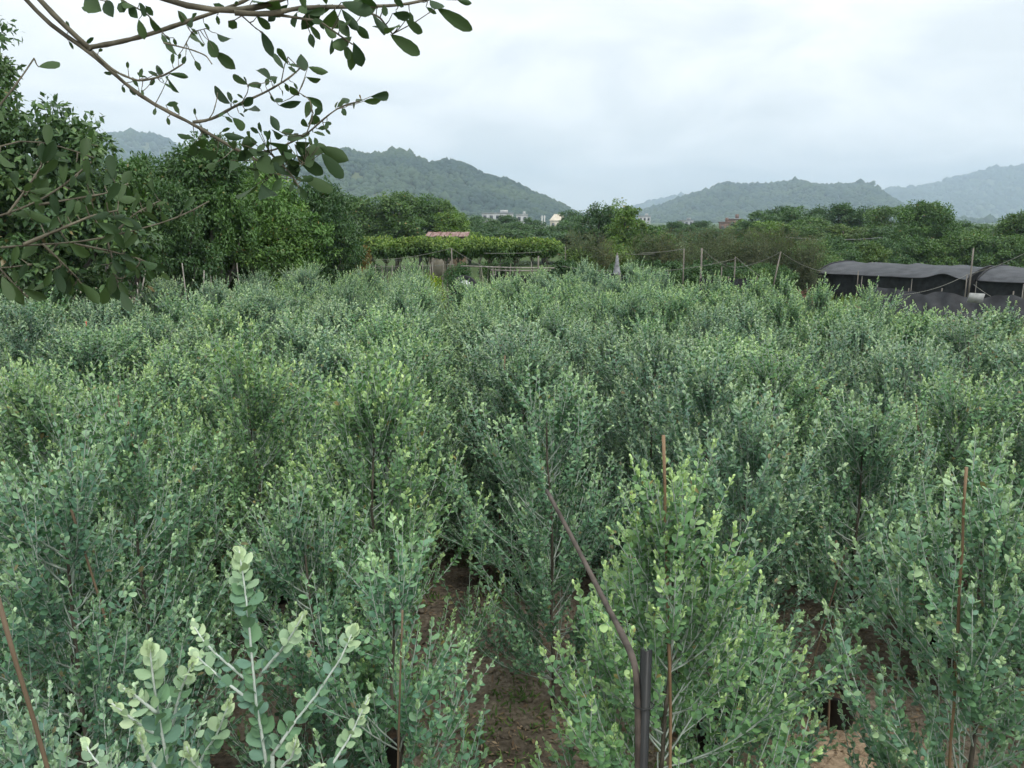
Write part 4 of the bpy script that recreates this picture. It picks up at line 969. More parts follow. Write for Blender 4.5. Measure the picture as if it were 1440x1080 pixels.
# ------------------------------------------------------------------ shade-net tunnels
def tunnels():
    u = np.array((.7071, -.7071, 0)); w = np.array((.7071, .7071, 0)); z = np.array((0, 0, 1.0))
    M['roofnet'] = noise_mat('grey_shade_net', (.026, .029, .033), (.062, .066, .072), 2.4, .6, .25, detail=9, stretch=(1, 1, 3))
    M['rim'] = noise_mat('black_rim', (.008, .008, .009), (.015, .015, .016), 5, .6)
    E1 = np.array((12.75, 33.3, 0))
    def tunnel(o, s0, s1, W, eave, rise, lab, lift=None):
        r = empty('shade_tunnel', tuple(o)); tag(r, lab, 'tunnel')
        ss = np.linspace(s0, s1, 60); tt = np.linspace(0, 1, 22)
        rng = np.random.default_rng(int(s1 * 7))
        def P(s, t):
            bay = .035 * np.abs(np.sin(s * math.pi / 1.5))                     # net sags between hoops
            zz = eave + rise * np.sin(np.clip(t, 0, 1) * math.pi) ** .75 - bay * (.4 + np.sin(t * math.pi))
            if lift is not None: zz = zz + lift(s) * (1 - t) ** 3
            zz = zz + .02 * np.sin(s * 7 + t * 5) * np.sin(t * 9)
            return s[..., None] * u + (t * W)[..., None] * w + zz[..., None] * z
        S, T = np.meshgrid(ss, tt, indexing='ij'); top = P(S, T)
        MB().grid(top).grid((top - z * .012)[::-1]).build('roof_net', M['roofnet'], r, True)
        # hem along the front edge and the end rims
        MB().tube(P(ss, np.zeros(60)) + z * .0 - w * .02, .022, 6).build('hem', M['rim'], r, True)
        for s in (s0, s1): MB().tube(P(np.full(22, s), tt) + z * .01, .035, 6).build('end_rim', M['rim'], r, True)
        nb = int((s1 - s0) / 1.5)
        for i in range(nb + 1):
            s = s0 + (s1 - s0) * i / nb
            hoop = P(np.full(22, s), tt) - z * .03
            hoop = np.vstack([hoop[0] * np.array((1, 1, 0)), hoop, hoop[-1] * np.array((1, 1, 0))])
            MB().tube(hoop, .016, 6).build('hoop', M['stakewood'], r, True)
        # side net hanging from the front eave, gathered in folds
        fold = .04 * np.sin(ss * 6.3) + .03 * np.sin(ss * 14.1)
        g_ = np.stack([ss[:, None] * u + (.16 + fold * f)[:, None] * w + (P(ss, np.zeros(60))[:, 2] * f)[:, None] * z for f in np.linspace(0, 1, 6)])
        MB().grid(g_).grid((g_ + w * .008)[::-1]).build('side_net', M['blacknet'], r, True)
        back = g_ + w * (W - .3)
        MB().grid(back).build('rear_net', M['blacknet'], r, True)
        for s in (s0 + .03, s1 - .03):
            ht = P(np.full(22, s), tt); lo = ht.copy(); lo[:, 2] = 0
            MB().grid(np.stack([lo[1:-1], ht[1:-1] - z * .05])).build('end_net', M['blacknet'], r, True)
    tunnel(E1, 0, 5.7, 5.4, 1.05, .40, 'first low tunnel of grey shade net with a lifted front hem', lift=lambda s: .2 * np.exp(-((s - 4.9) / .45) ** 2))
    tunnel(E1 + u * 6.0 + w * .1, 0, 10.5, 5.6, 1.04, .44, 'second shade-net tunnel cut off by the right frame edge')
    # slack net screen in front of the tunnels
    r = empty('net_screen', (11.9, 26.6, 0)); tag(r, 'crumpled dark net screen sagging in front of the tunnels', 'net')
    M['screennet'] = noise_mat('dark_screen_net', (.014, .015, .017), (.048, .051, .056), 2.2, .7, .3, detail=9)
    A = np.array((0, 0, 0.0)); B = np.array((4.2, -3.6, 0)); n = 90; L = np.linspace(0, 1, n)
    topz = np.interp(L, [0, .1, .2, .3, .38, .46, .56, .66, .74, .82, .92, 1], [.86, .86, .78, .66, .86, .74, .56, .78, .86, .6, .5, .62]) + .02 * np.sin(L * 60)
    topz = .35 + topz * .72
    rows = []
    for f in np.linspace(0, 1, 12):
        off = .62 * f + .05 * np.sin(L * 43 + f * 5) * f + .015 * np.sin(L * 71 + f * 8) + .06 * np.sin(L * 11) * (1 - f)
        p = A + (B - A) * L[:, None]; p = p + w * (off[:, None]); p[:, 2] = topz * f ** 1.15 + .03 * np.sin(L * 30 + f * 9) * f * (1 - f)
        rows.append(p)
    rows = np.array(rows); MB().grid(rows).grid((rows + np.array((0, .01, 0)))[::-1]).build('net', M['screennet'], r, True)
    for l in (0.02, .2, .38, .56, .74, .92):
        p = A + (B - A) * l + w * .66; MB().tube([p, p + z * (np.interp(l, L, topz) + .1)], .02, 6).build('post', M['polewood'], r)
    # pale board leaning by the tall pole
    M['board'] = noise_mat('pale_board', (.28, .29, .28), (.42, .43, .42), 5, .8)
    p = at(1366, 418, 24.6); o = MB().box((0, 0, .14), (.5, .03, .3)).mesh('board', M['board']); o = obj('board', o, None, (p[0], 24.4, max(p[2] - .14, 0))); o.rotation_euler = (.2, .06, .1)
    tag(o, 'small pale board at the foot of the tall grey pole', 'board')
tunnels()

# ------------------------------------------------------------------ drum, rubbish heap, grass
def small_things():
    M['drum'] = noise_mat('dark_plastic', (.012, .013, .015), (.035, .037, .04), 4, .45)
    M['steel'] = noise_mat('bright_lid', (.40, .42, .44), (.55, .56, .57), 5, .35, spec=.6)
    Y = 18.9; p = at(650, 398, Y)
    r = empty('drum', (p[0], Y, p[2] - .27)); r.rotation_euler = (math.radians(50), 0, math.radians(20)); tag(r, 'tilted dark round drum with a shiny pale lid at the far field edge', 'drum')
    m = MB().lathe([(0, -.5), (.24, -.5), (.26, -.46), (.26, -.2), (.275, -.17), (.26, -.14), (.26, .12), (.275, .15), (.26, .18), (.26, .36), (.275, .39), (.26, .41), (.235, .41), (.225, .37), (0, .37)], 32); m.build('body', M['drum'], r, True)
    MB().lathe([(.125, .395), (.10, .405), (.085, .39), (0, .39)], 32).build('lid', M['steel'], r, True)
    st = MB().tube([(-.2, 0, 0), (-.18, 0, p[2] - .42)], .03, 6).tube([(.2, 0, 0), (.18, 0, p[2] - .42)], .03, 6).tube([(0, .35, 0), (0, .3, p[2] - .35)], .03, 6).mesh('drum_stand', M['polewood'], True)
    o = obj('drum_stand', st, None, (p[0], Y - .05, 0)); tag(o, 'wooden stand holding up the dark drum', 'stand')
    # reddish brushwood heap on the right grass
    M['redtwig'] = noise_mat('red_twigs', (.17, .07, .05), (.36, .20, .16), 9, .9)
    rng = np.random.default_rng(4)
    def heap(px, py, Y, n, R, h, lab, mat):
        p = at(px, py, Y); s = rng.normal(0, R, (n, 3)) * np.array((1, .6, 0)); s[:, 2] = np.abs(rng.normal(0, h * .5, n)) * np.exp(-(s[:, 0] / R) ** 2 * .4)
        d = nrm(rng.normal(0, 1, (n, 3)) * np.array((1, 1, .35))) * rng.uniform(.1, .35, (n, 1))
        v, q = tubes(bez(s, s + d * .5 + np.array((0, 0, .02)), s + d, 3), np.full((n, 3), .009))
        o = obj('brushwood_heap', mesh_np('brushwood_heap', v, None, q, M[mat]), None, (p[0], Y, .02)); tag(o, lab, 'heap')
    heap(1132, 404, 30.5, 300, .4, .45, 'reddish brushwood heap on the grass left of the tunnels', 'redtwig')
    heap(1215, 412, 27.5, 240, .6, .25, 'flat brown heap of cut twigs before the tunnels', 'redtwig')
    heap(1405, 432, 23.4, 260, .6, .35, 'tangled grey twigs by the right frame edge under the nets', 'stakewood')
    # yellow flowering weed at the far edge
    p = at(603, 392, 19.4); V = BUSH[0]
    place_tree('yellow_bush', V, p[0], 19.4, zat(389, 19.4), .5, (2.6, 2.1, .6), 'yellow-flushed bush beside the round drum', 'bush')
    # grass beyond the field
    M['grass'] = leaf_mat('grass_blade', (.09, .16, .04), (.15, .24, .06), (.26, .3, .09), rough=.6, trans=.3)
    n = 26000
    x = rng.uniform(4.5, 17, n); y = rng.uniform(17.5, 40, n)
    ok = (y > 18.2 - (x - 4.2) * 1.9) & (x < y * .72) & (fbm(x * .5, y * .5, 6) > .40)
    x, y = x[ok], y[ok]; n = len(x)
    pos = np.stack([x, y, np.zeros(n)], -1); ax = nrm(np.stack([rng.normal(0, .45, n), rng.normal(0, .45, n), np.ones(n)], -1))
    d = dict(pos=pos, axis=ax, nor=nrm(rng.normal(0, 1, (n, 3))), len=rng.uniform(.12, .38, n), wid=rng.uniform(.012, .03, n), tip=rng.random(n) ** 3, rnd=rng.random(n))
    o = obj('grass', leaves_mesh('grass', d, M['grass'], 4)); o.color = (1.2, 1.2, 1, 1); tag(o, 'bright rough grass beyond the field at right', 'grass', None, 'stuff')
    # leaf litter and fallen leaflets on the soil
    M['litter'] = leaf_mat('dry_leaf', (.10, .065, .04), (.22, .15, .09), (.32, .25, .16), rough=.9, trans=.1, use_obj=False)
    n = 26000
    y = rng.uniform(1.5, 9.5, n); x = rng.uniform(-1, 1, n) * (.68 * y + .6)
    pos = np.stack([x, y, gz(x, y) + rng.uniform(.004, .018, n)], -1)
    a = rng.uniform(0, 6.28, n); ax = nrm(np.stack([np.cos(a), np.sin(a), rng.normal(0, .25, n)], -1))
    d = dict(pos=pos, axis=ax, nor=nrm(np.stack([rng.normal(0, .35, n), rng.normal(0, .35, n), np.ones(n)], -1)), len=rng.uniform(.015, .06, n), wid=rng.uniform(.004, .02, n), tip=rng.random(n) ** 2, rnd=rng.random(n))
    o = obj('leaf_litter', leaves_mesh('leaf_litter', d, M['litter'], 4)); tag(o, 'brown dry leaf litter scattered on the soil between the shrubs', 'leaf litter', None, 'stuff')
    # clods and pebbles on the path and between the pots
    V, Fc = ICOS[1]; n = 1800
    y = rng.uniform(2.2, 9, n); x = np.where(rng.random(n) < .6, -.1 - .13 * (y - 4.1) + rng.normal(0, .45, n), rng.uniform(-1, 1, n) * .6 * y)
    r = rng.gamma(2.0, .0055, n).clip(.004, .035)
    c = np.stack([x, y, gz(x, y) + r * .3], -1)
    W = c[:, None] + V[None] * (1 + rng.normal(0, .22, (n, len(V))))[..., None] * r[:, None, None] * np.array((1, 1, .7))
    o = obj('soil_clods', mesh_np('soil_clods', W.reshape(-1, 3), (Fc[None] + (np.arange(n) * len(V))[:, None, None]).reshape(-1, 3), None, M['soil'])); tag(o, 'small clods and pebbles on the bare soil path', 'clods', None, 'stuff')
    # low weeds on the path
    n = 9000
    y = rng.uniform(3, 10, n); x = -.1 - .13 * (y - 4.1) + rng.normal(0, .8, n)
    ok = fbm(x * 2.2, y * 2.2, 12) > .52; x, y = x[ok], y[ok]; n = len(x)
    ax = nrm(np.stack([rng.normal(0, .8, n), rng.normal(0, .8, n), np.ones(n) * .7], -1))
    d = dict(pos=np.stack([x, y, gz(x, y)], -1), axis=ax, nor=nrm(rng.normal(0, .5, (n, 3)) + np.array((0, 0, 1))), len=rng.uniform(.03, .10, n), wid=rng.uniform(.008, .02, n), tip=rng.random(n) ** 4, rnd=rng.random(n))
    o = obj('weeds', leaves_mesh('weeds', d, M['grass'], 4)); o.color = (.7, .85, .8, 1); tag(o, 'sparse low weeds along the soil path', 'weeds', None, 'stuff')
small_things()

# ------------------------------------------------------------------ stakes, post and hose in the field
def stakes():
    rng = np.random.default_rng(17)
    def stake(p0, p1, Y0, Y1, r, lab, mat='bamboo', name='bamboo_stake'):
        a = at(*p0, Y0); b = at(*p1, Y1); d = (b - a) / max(a[2] - b[2], .05)
        g0 = a + d * (a[2] + .05); k = 15
        L = np.linalg.norm(a - g0); t = np.linspace(0, 1, k)
        pts = (g0[None] * (1 - t[:, None]) + a[None] * t[:, None]); pts[1:-1, :2] += rng.normal(0, .002, (k - 2, 2))
        rad = .70 * np.where(np.arange(k) % 4 == 2, r * 1.2, r) * np.linspace(1.1, .85, k)
        foot = g0.copy()
        o = obj(name, MB().tube(pts - foot, rad, 9).mesh(name, M[mat], True), None, tuple(foot)); tag(o, lab, 'stake', 'bamboo stakes in the field')
    stake((933, 612), (941, 950), 2.78, 2.66, .0095, 'upright orange-brown bamboo stake behind the black post')
    stake((1359, 657), (1350, 820), 2.86, 2.86, .0085, 'light bamboo stake standing out of the lower right shrub')
    stake((179, 590), (191, 642), 4.75, 4.75, .010, 'short orange stake tip in the left mid field')
    stake((100, 716), (150, 880), 3.0, 3.05, .008, 'thin brown stake slanting through the left shrubs', 'oldbamboo')
    stake((-4, 838), (60, 1056), 1.72, 1.72, .0085, 'thick brown stake slanting at the left frame edge', 'oldbamboo')
    stake((566, 858), (562, 975), 2.68, 2.7, .006, 'thin brown stake beside the low shrub left of the path', 'oldbamboo')
    stake((710, 500), (708, 560), 7.0, 7.0, .010, 'dark stake tip in the middle of the field', 'oldbamboo')
    stake((1190, 770), (1170, 840), 4.3, 4.3, .008, 'brown stake leaning near the exposed pot', 'oldbamboo')
    stake((1176, 760), (1170, 900), 4.5, 4.5, .009, 'thin stake behind the bare-stemmed potted shrub', 'oldbamboo')
    stake((1288, 555), (1291, 600), 5.4, 5.4, .009, 'brown stake in the right mid field', 'oldbamboo')
    stake((166, 556), (170, 590), 5.3, 5.3, .008, 'dark thin stake above the short orange one', 'oldbamboo')
    M['redmark'] = noise_mat('red_marker', (.42, .06, .05), (.55, .1, .08), 6, .6)
    stake((121, 452), (121, 470), 9.6, 9.6, .011, 'small red marker stick in the left far field', 'redmark', 'marker_stick')
    # black angle post
    M['blackpost'] = noise_mat('black_post', (.008, .009, .009), (.028, .03, .028), 14, .42, .15, stretch=(1, 1, .2))
    M['hose'] = noise_mat('dusty_hose', (.05, .04, .034), (.12, .097, .08), 14, .75, .25, detail=9)
    a = at(909, 913, 1.62); b = at(906, 1080, 1.62)
    r = empty('post', (b[0], 1.62, 0)); tag(r, 'black metal angle post standing at the bottom edge', 'post')
    h = a[2]; s = .0095; th = .0035
    prof = np.array([(-s, -s), (s, -s), (s, -s + th), (-s + th, -s + th), (-s + th, s), (-s, s)])
    R_ = np.array(Matrix.Rotation(math.radians(35), 2)); prof = prof @ R_.T
    dx = a[0] - b[0]
    v = [(x, y, -.1) for x, y in prof] + [(x + dx, y, h) for x, y in prof]
    q = [(i, (i + 1) % 6, (i + 1) % 6 + 6, i + 6) for i in range(6)] + [(6, 7, 8, 9), (6, 9, 10, 11)]
    MB().add(v, q).build('angle_bar', M['blackpost'], r)
    # cable ties holding the hose
    for zz in (h - .14, h - .55):
        th_ = np.linspace(0, 2 * math.pi, 17); ring = np.stack([-.008 + .024 * np.cos(th_), .017 * np.sin(th_) + .0, np.full(17, zz)], -1)
        MB().tube(ring, .0016, 5, False).build('tie', M['blackpost'], r)
    # bent hose
    pts = [at(769, 690, 3.0), at(795, 738, 2.72), at(822, 790, 2.42), at(850, 845, 2.12), at(874, 890, 1.86), at(888, 920, 1.70), at(894, 940, 1.64), at(896, 962, 1.625), at(897, 1000, 1.62), at(898, 1080, 1.62)]
    end = pts[-1].copy(); foot = np.array((end[0] - .01, 1.62, -.04)); pts += [end * .5 + foot * .5, foot]
    P = np.array(pts); t = np.linspace(0, 1, len(P)); tq = np.linspace(0, 1, 45)
    P = np.stack([np.interp(tq, t, P[:, i]) for i in range(3)], -1)
    for _ in range(2): P[1:-1] = (P[:-2] + 2 * P[1:-1] + P[2:]) / 4
    rad = np.full(45, .0078); rad[16:22] *= 1.12
    o = obj('hose', MB().tube(P - foot, rad, 12).mesh('hose', M['hose'], True), None, tuple(foot)); tag(o, 'dusty brown hose bent over and tied to the black post', 'hose')
stakes()

# ------------------------------------------------------------------ overhanging tree
def overhang():
    rng = np.random.default_rng(91)
    bx, by = -3.1, 1.5
    root = empty('overhanging_tree', (bx, by, 0)); tag(root, 'tree reaching in from the upper left with hanging leafy boughs', 'tree')
    O = np.array((bx, by, 0.0))
    z = np.linspace(-.1, 5.4, 9); tr = np.stack([np.cumsum(rng.normal(0, .03, 9)), np.cumsum(rng.normal(0, .03, 9)), z], -1)
    MB().tube(tr, np.linspace(.13, .05, 9), 12).build('trunk', M['tree_bark'], root, True)
    def tp(zz): return O + np.array([np.interp(zz, z, tr[:, 0]), np.interp(zz, z, tr[:, 1]), zz])
    segs = []      # all branch points for petioles
    def smooth(P, n):
        P = np.array(P); t = np.concatenate([[0], np.cumsum(np.linalg.norm(np.diff(P, axis=0), axis=1))]); tq = np.linspace(0, t[-1], n)
        Q = np.stack([np.interp(tq, t, P[:, i]) for i in range(3)], -1)
        for _ in range(2): Q[1:-1] = (Q[:-2] + 2 * Q[1:-1] + Q[2:]) / 4
        return Q
    def branch(px, Y0, Y1, r0, r1, pre=None, n=22):
        Ys = np.linspace(Y0, Y1, len(px)); P = [at(a, b, y) for (a, b), y in zip(px, Ys)]
        if pre is not None: P = list(pre) + P; n = 64
        Q = smooth(P, n)
        MB().tube(Q - O, np.linspace(r0, r1, n) * .78 * (1 + .10 * rng.normal(0, 1, n)), 9).build('branch', M['boughbark'], root, True)
        segs.append(Q); return Q
    Yt = 2.3
    p1 = at(125, 68, Yt)
    branch([(22, -20), (60, 28), (85, 48), (125, 68), (165, 110), (215, 148), (270, 172), (320, 205), (352, 220)], Yt, Yt, .0125, .006, [tp(4.3), tp(4.3) + np.array((.9, .35, .35))], 34)
    branch([(44, -15), (72, 18), (100, 45), (128, 70)], Yt - .02, Yt, .010, .009, [tp(4.6), tp(4.6) + np.array((.95, .4, .2))])
    branch([(124, 67), (165, 60), (205, 50), (270, 28), (330, 8), (362, -8)], Yt, Yt + .05, .0085, .006)
    branch([(130, 72), (160, 100), (195, 115), (230, 107), (257, 90)], Yt, Yt - .1, .0050, .0025)
    branch([(190, -14), (230, 4), (277, 11), (324, 20), (372, 14), (404, -4)], Yt - .55, Yt - .5, .0098, .0075, [tp(5.0), tp(5.0) + np.array((1.1, .2, .1))])
    branch([(330, 18), (380, 21), (420, 10), (470, 10), (510, 9), (561, 8), (600, 0), (640, -14)], Yt - .55, Yt - .35, .0075, .003)
    branch([(271, 172), (296, 169), (333, 148), (377, 128), (408, 109), (422, 96)], Yt, Yt + .1, .0060, .0028)
    branch([(345, 216), (385, 212), (430, 190), (461, 162), (483, 147), (505, 143)], Yt, Yt - .1, .0045, .002)
    branch([(350, 218), (372, 232), (402, 238), (430, 228)], Yt, Yt - .1, .0045, .002); branch([(380, 215), (410, 245), (420, 262)], Yt - .05, Yt - .15, .0035, .002)
    branch([(385, 20), (450, 30), (478, 50), (495, 62)], Yt - .5, Yt - .5, .004, .002); branch([(500, 9), (535, 25), (552, 48)], Yt - .45, Yt - .45, .0035, .002)
    branch([(340, 22), (360, 40), (370, 46)], Yt - .5, Yt - .5, .002, .0015); branch([(230, 60), (270, 70), (290, 78), (298, 90)], Yt - .1, Yt - .15, .003, .002, None)
    branch([(150, -14), (178, 4), (205, 18), (222, 36), (232, 50)], Yt, Yt + .02, .0035, .0018); branch([(110, -15), (125, -4), (150, 2)], Yt, Yt, .0035, .0018)
    branch([(292, 170), (300, 158), (305, 140), (306, 130)], Yt, Yt, .0022, .0014); branch([(340, 145), (348, 130), (350, 118)], Yt + .03, Yt, .002, .0014); branch([(395, 118), (400, 92), (405, 80)], Yt + .08, Yt + .05, .0022, .0014)
    branch([(430, 190), (440, 165), (436, 140), (420, 130)], Yt - .05, Yt, .0025, .0014); branch([(262, 60), (270, 45), (290, 40)], Yt, Yt, .002, .0014)
    leaves = []
    def lf(b, t, w, Y):
        leaves.append((at(*b, Y + rng.normal(0, .015)), at(*t, Y + rng.normal(0, .03)), w, rng.random() ** 2 * .35))
    U = lambda a, b: (230 + a / 3.2, b / 3.2)
    TOP = [(770,40,745,130,.6),(720,45,630,115,.5),(800,40,870,130,.4),(860,110,915,165,.5),(800,10,925,50,.45),(845,165,770,215,.7),(855,190,890,290,.55),(655,110,700,170,.4),(660,150,670,200,.4),(600,55,585,110,.6),
           (640,10,620,60,.6),(500,50,480,88,.5),(290,95,330,125,.8),(440,140,485,240,.4),(990,20,1000,75,.6),(940,65,1005,145,.4),(1000,110,960,140,.5),(1090,90,1160,140,.45),(1030,60,1105,75,.6),(1020,155,1140,238,.4),(1060,110,1010,140,.6),
           (1230,35,1375,125,.33),(1200,0,1245,30,.5),(1320,0,1380,15,.4),(790,90,825,150,.4),(420,75,475,125,.5),(400,0,500,30,.6),(700,20,640,60,.5),(560,20,500,70,.5),(760,20,700,50,.5),(960,30,900,-10,.5),(1080,30,1040,-8,.5)]
    for a, b, c, d, w in TOP: lf(U(a, b), U(c, d), w, Yt - .48)
    for a, b, c, d, w in [(132,0,120,12,.8),(150,0,155,18,.5),(195,27,202,52,.5),(210,25,225,45,.55),(227,47,235,65,.4),(175,2,168,18,.7),(182,6,190,22,.6),(196,4,206,20,.6),(170,0,185,12,.6),(205,8,215,22,.6),(250,15,262,30,.6),(262,35,275,24,.5),(300,5,318,14,.5),(120,-4,134,10,.7)]:
        lf((a, b), (c, d), w, Yt)
    MID = [(200,180,240,250,.6),(230,230,310,300,.5),(185,200,135,170,.4),(240,150,300,185,.5),(65,250,25,205,.4),(100,250,85,290,.5),(140,270,165,320,.6),(20,330,105,345,.3),(20,350,55,410,.35),(-20,345,-70,320,.4),(-40,350,-60,385,.5),(-30,330,-10,310,.5),(0,330,-30,310,.5),(-90,350,-120,325,.4),
           (380,380,320,345,.35),(380,385,435,375,.35),(375,375,360,345,.4),(300,465,240,405,.38),(305,465,290,410,.42),(310,460,335,455,.45),(360,480,395,445,.6),(365,490,410,495,.5),(340,510,365,525,.45),(310,530,355,575,.4),
           (540,310,500,245,.38),(560,290,515,220,.36),(560,290,615,300,.35),(600,330,560,300,.5),(635,320,620,265,.45),(650,300,725,325,.38),(640,345,705,365,.35),(485,365,425,305,.36),(490,365,500,340,.6),(500,460,480,430,.4),(520,475,600,465,.3),(530,460,510,440,.4),
           (610,430,575,400,.5),(640,435,710,475,.45),(640,530,655,465,.5),(680,520,715,480,.6),(650,560,700,530,.6),(650,570,625,545,.45),(690,580,745,570,.38),(900,455,965,455,.35),(930,435,1015,430,.38),(890,445,880,430,.7),(830,465,808,440,.4),(850,465,878,462,.4),
           (170,570,165,550,.6),(140,620,70,610,.42),(180,600,205,622,.5),(160,630,175,655,.6),(140,640,130,700,.8),(240,690,175,685,.5),(150,565,185,590,.5)]
    for a, b, c, d, w in MID: lf(U(a, b), U(c, d), w, Yt + .02)
    LOW = [(370,620,280,610,.4),(440,600,430,550,.5),(430,600,390,575,.5),(520,590,490,535,.42),(530,595,575,590,.42),(480,620,450,590,.6),(540,610,490,600,.6),(640,620,580,620,.7),(690,660,680,620,.5),(700,660,815,715,.5),(710,690,800,790,.45),(620,690,720,660,.5),(600,700,705,775,.45),(630,740,590,760,.6),(560,700,490,740,.6),
           (500,780,440,720,.7),(480,690,390,680,.5),(420,690,340,700,.45),(430,760,375,755,.5),(560,790,500,740,.6),(600,800,580,730,.6),(620,790,750,850,.4),(600,830,640,890,.45),(530,800,500,850,.6),(440,830,480,896,.6),(420,830,345,890,.6),(240,730,200,760,.6),(300,720,320,770,.6),(380,660,345,720,.6),(660,640,600,655,.6),
           (560,650,500,680,.6),(590,650,650,700,.6),(540,680,600,710,.5),(460,650,420,680,.6),(330,640,300,660,.6),(350,650,400,640,.5),(400,640,380,600,.5),(680,700,640,740,.5)]
    for a, b, c, d, w in LOW: lf(U(a, b), U(c, d), w, Yt - .1)
    # left bough, closer to the lens
    Yl = 1.45
    Ls = [branch([(-40, 352), (33, 344), (105, 343), (155, 333), (200, 321), (250, 308), (294, 283)], Yl, Yl + .35, .0062, .002, [tp(2.6), tp(2.6) + np.array((.8, .0, .25))], 30),
          branch([(33, 344), (92, 319), (130, 303), (165, 296)], Yl + .02, Yl + .1, .0042, .002), branch([(-40, 318), (0, 302), (55, 288), (110, 245), (128, 228)], Yl, Yl + .15, .0055, .002, [tp(2.7), tp(2.7) + np.array((.9, .0, .3))]),
          branch([(-60, 250), (10, 190), (65, 200), (100, 210), (132, 222)], Yl, Yl + .2, .004, .0018, [tp(3.0), tp(3.0) + np.array((.9, 0, .2))]), branch([(-50, 200), (0, 150), (30, 110), (48, 82)], Yl - .05, Yl + .05, .005, .002, [tp(3.1), tp(3.1) + np.array((.9, 0, .35))]),
          branch([(60, 343), (90, 372), (110, 392)], Yl + .05, Yl + .1, .003, .0016), branch([(-30, 372), (10, 382), (45, 372)], Yl, Yl + .05, .004, .002, [tp(2.5), tp(2.5) + np.array((.9, 0, .2))])]
    def along(Q, f0, f1, n, size, up):
        for k in range(n):
            f = f0 + (f1 - f0) * (k + rng.random()) / n; i = min(int(f * (len(Q) - 1)), len(Q) - 2)
            p = Q[i] + (Q[i + 1] - Q[i]) * rng.random(); t = nrm(Q[i + 1] - Q[i])
            a = rng.uniform(0, 6.28); side = nrm(np.array((math.cos(a) * .6, rng.normal(0, .45), math.sin(a) + up)))
            ax = nrm(t * rng.uniform(.2, .9) + side); L = size * rng.uniform(.65, 1.2)
            b = p + ax * rng.uniform(.006, .03)
            leaves.append((b, b + ax * L, rng.uniform(.36, .5), rng.random() * .35))
    Ls += [branch([(105, 343), (150, 352), (190, 362), (215, 372)], Yl + .1, Yl + .2, .003, .0015), branch([(10, 302), (40, 262), (60, 230), (72, 210)], Yl, Yl + .1, .003, .0015), branch([(55, 288), (100, 280), (150, 272), (180, 258)], Yl + .05, Yl + .2, .003, .0015),
           branch([(155, 333), (190, 300), (225, 282)], Yl + .15, Yl + .3, .0025, .0014), branch([(-30, 345), (20, 400), (40, 420)], Yl, Yl + .05, .003, .0016), branch([(150, 334), (160, 372), (165, 400)], Yl + .15, Yl + .15, .0025, .0014)]
    for Q, f0, f1, n, s, up in [(Ls[0], .38, .75, 34, .056, -.15), (Ls[0], .75, 1, 14, .045, .1), (Ls[1], .2, 1, 24, .055, .1), (Ls[2], .45, 1, 36, .056, .15), (Ls[3], .4, 1, 22, .056, -.1), (Ls[4], .4, 1, 26, .062, .1), (Ls[5], .2, 1, 14, .056, -.4), (Ls[6], .35, 1, 20, .06, -.2),
                                (Ls[7], .2, 1, 18, .054, -.2), (Ls[8], .1, 1, 22, .056, .1), (Ls[9], .2, 1, 22, .054, .0), (Ls[10], .3, 1, 14, .05, .1), (Ls[11], .3, 1, 16, .06, -.3), (Ls[12], .2, 1, 14, .055, -.3), (segs[0], .80, 1, 22, .042, .0), (segs[8], .2, 1, 18, .042, -.1), (segs[9], .1, 1, 14, .046, -.3), (segs[5], .35, .95, 16, .045, -.5), (segs[2], .35, .9, 10, .032, -.2), (segs[7], .1, .85, 22, .046, .1), (segs[6], .2, 1, 16, .042, .1), (segs[3], .4, 1, 12, .038, .1), (segs[8], .0, 1, 14, .05, .2), (segs[10], .2, 1, 10, .06, -.5)]:
        along(Q, f0, f1, max(4, int(n * .8)), s * .68, up)
    # every leaf with its stalk to the nearest branch
    allp = np.concatenate(segs); stalks = MB()
    me = [[single_leaf(s, tip, r, 'leaf', M['bough']) for s, r in ((3, .15), (1, .5), (3, .9))] for tip in (0, .25, .5, .75, 1.0)]
    n_obj = 0
    order = np.argsort([-np.linalg.norm(b - a) / np.linalg.norm((a + b) / 2 - np.array((0, 0, CAMZ))) for a, b, _, _ in leaves])
    rest = []
    for rank, i in enumerate(order):
        a, b, w, tip = leaves[i]
        q = allp[np.argmin(np.linalg.norm(allp - a, axis=1))]
        if np.linalg.norm(q - a) > .004: stalks.tube(np.array([q, (q + a) / 2 + np.array((0, 0, -.003)), a]) - O, [.0014, .0011, .0009], 5, False)
        L = np.linalg.norm(b - a); ax = (b - a) / L
        view = nrm(np.array((0, 0, CAMZ)) - a)
        nor = nrm(view * rng.uniform(.7, 1.2) * (1 if rng.random() < .5 else -1) + rng.normal(0, .25, 3) + np.array((0, 0, .3)))
        nor = nrm(nor - ax * nor.dot(ax))
        if rank < 300:
            o = bpy.data.objects.new('leaf', me[min(4, int(round(tip * 4)))][int(rng.random() * 2.999)]); C.objects.link(o); o.parent = root
            o.matrix_local = leaf_matrix(a - O, ax, nor, L * 1.12, L * min(w * 1.05, .6)); o.color = (1, 1, 1, 1)
        else: rest.append((a - O, ax, nor, L, L * w, tip))
    if rest:
        d = dict(pos=np.array([r[0] for r in rest]), axis=np.array([r[1] for r in rest]), nor=np.array([r[2] for r in rest]), len=np.array([r[3] for r in rest]), wid=np.array([r[4] for r in rest]), tip=np.array([r[5] for r in rest]), rnd=rng.random(len(rest)))
        o = obj('small_leaves', leaves_mesh('small_leaves', d, M['bough']), root); o['kind'] = 'stuff'; o.color = (1, 1, 1, 1)
    so_ = stalks.build('leaf_stalks', M['boughbark'], root, True); so_['kind'] = 'stuff'
    print('bough leaves', len(leaves))
overhang()

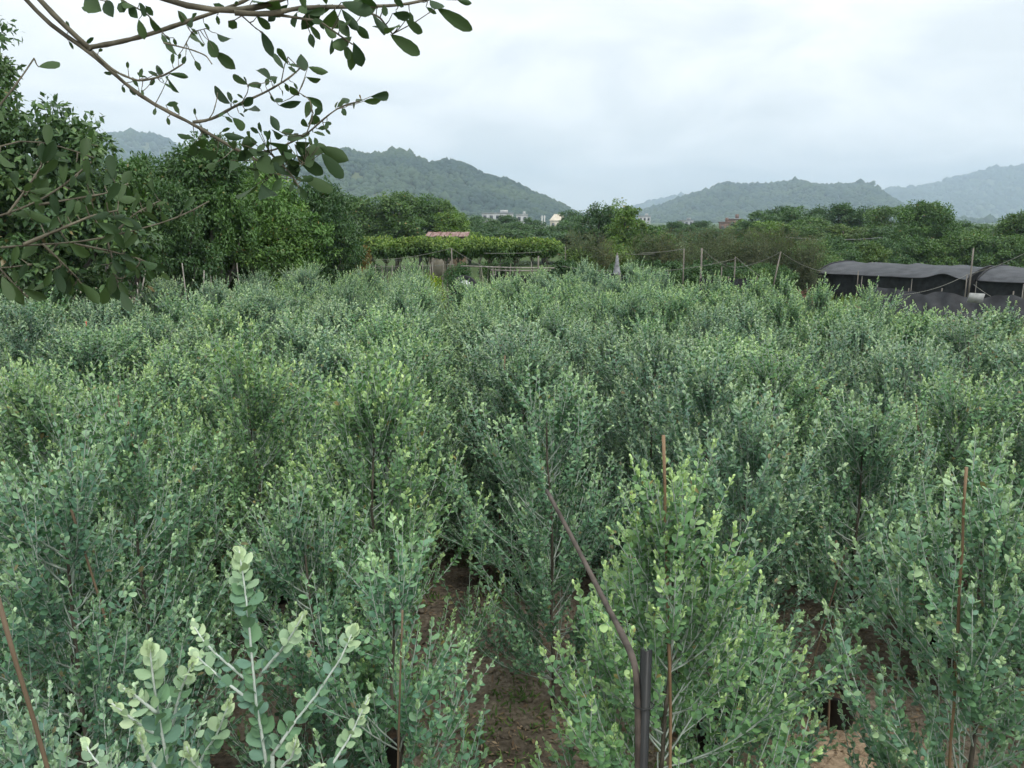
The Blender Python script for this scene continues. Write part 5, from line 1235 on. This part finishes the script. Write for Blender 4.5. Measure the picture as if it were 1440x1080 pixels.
# ------------------------------------------------------------------ haze
def haze():
    m, N, L = new_mat('valley_haze')
    out = N('ShaderNodeOutputMaterial'); v = N('ShaderNodeVolumePrincipled')
    v.inputs['Color'].default_value = (.67, .81, .98, 1); v.inputs['Density'].default_value = HAZE; v.inputs['Anisotropy'].default_value = .1
    L(v.outputs[0], out.inputs['Volume'])
    o = MB().box((0, 1900, 128), (7600, 4900, 270)).build('haze', m); tag(o, 'pale blue air between the field and the hills', 'haze', None, 'stuff')
HAZE = .00039
haze()
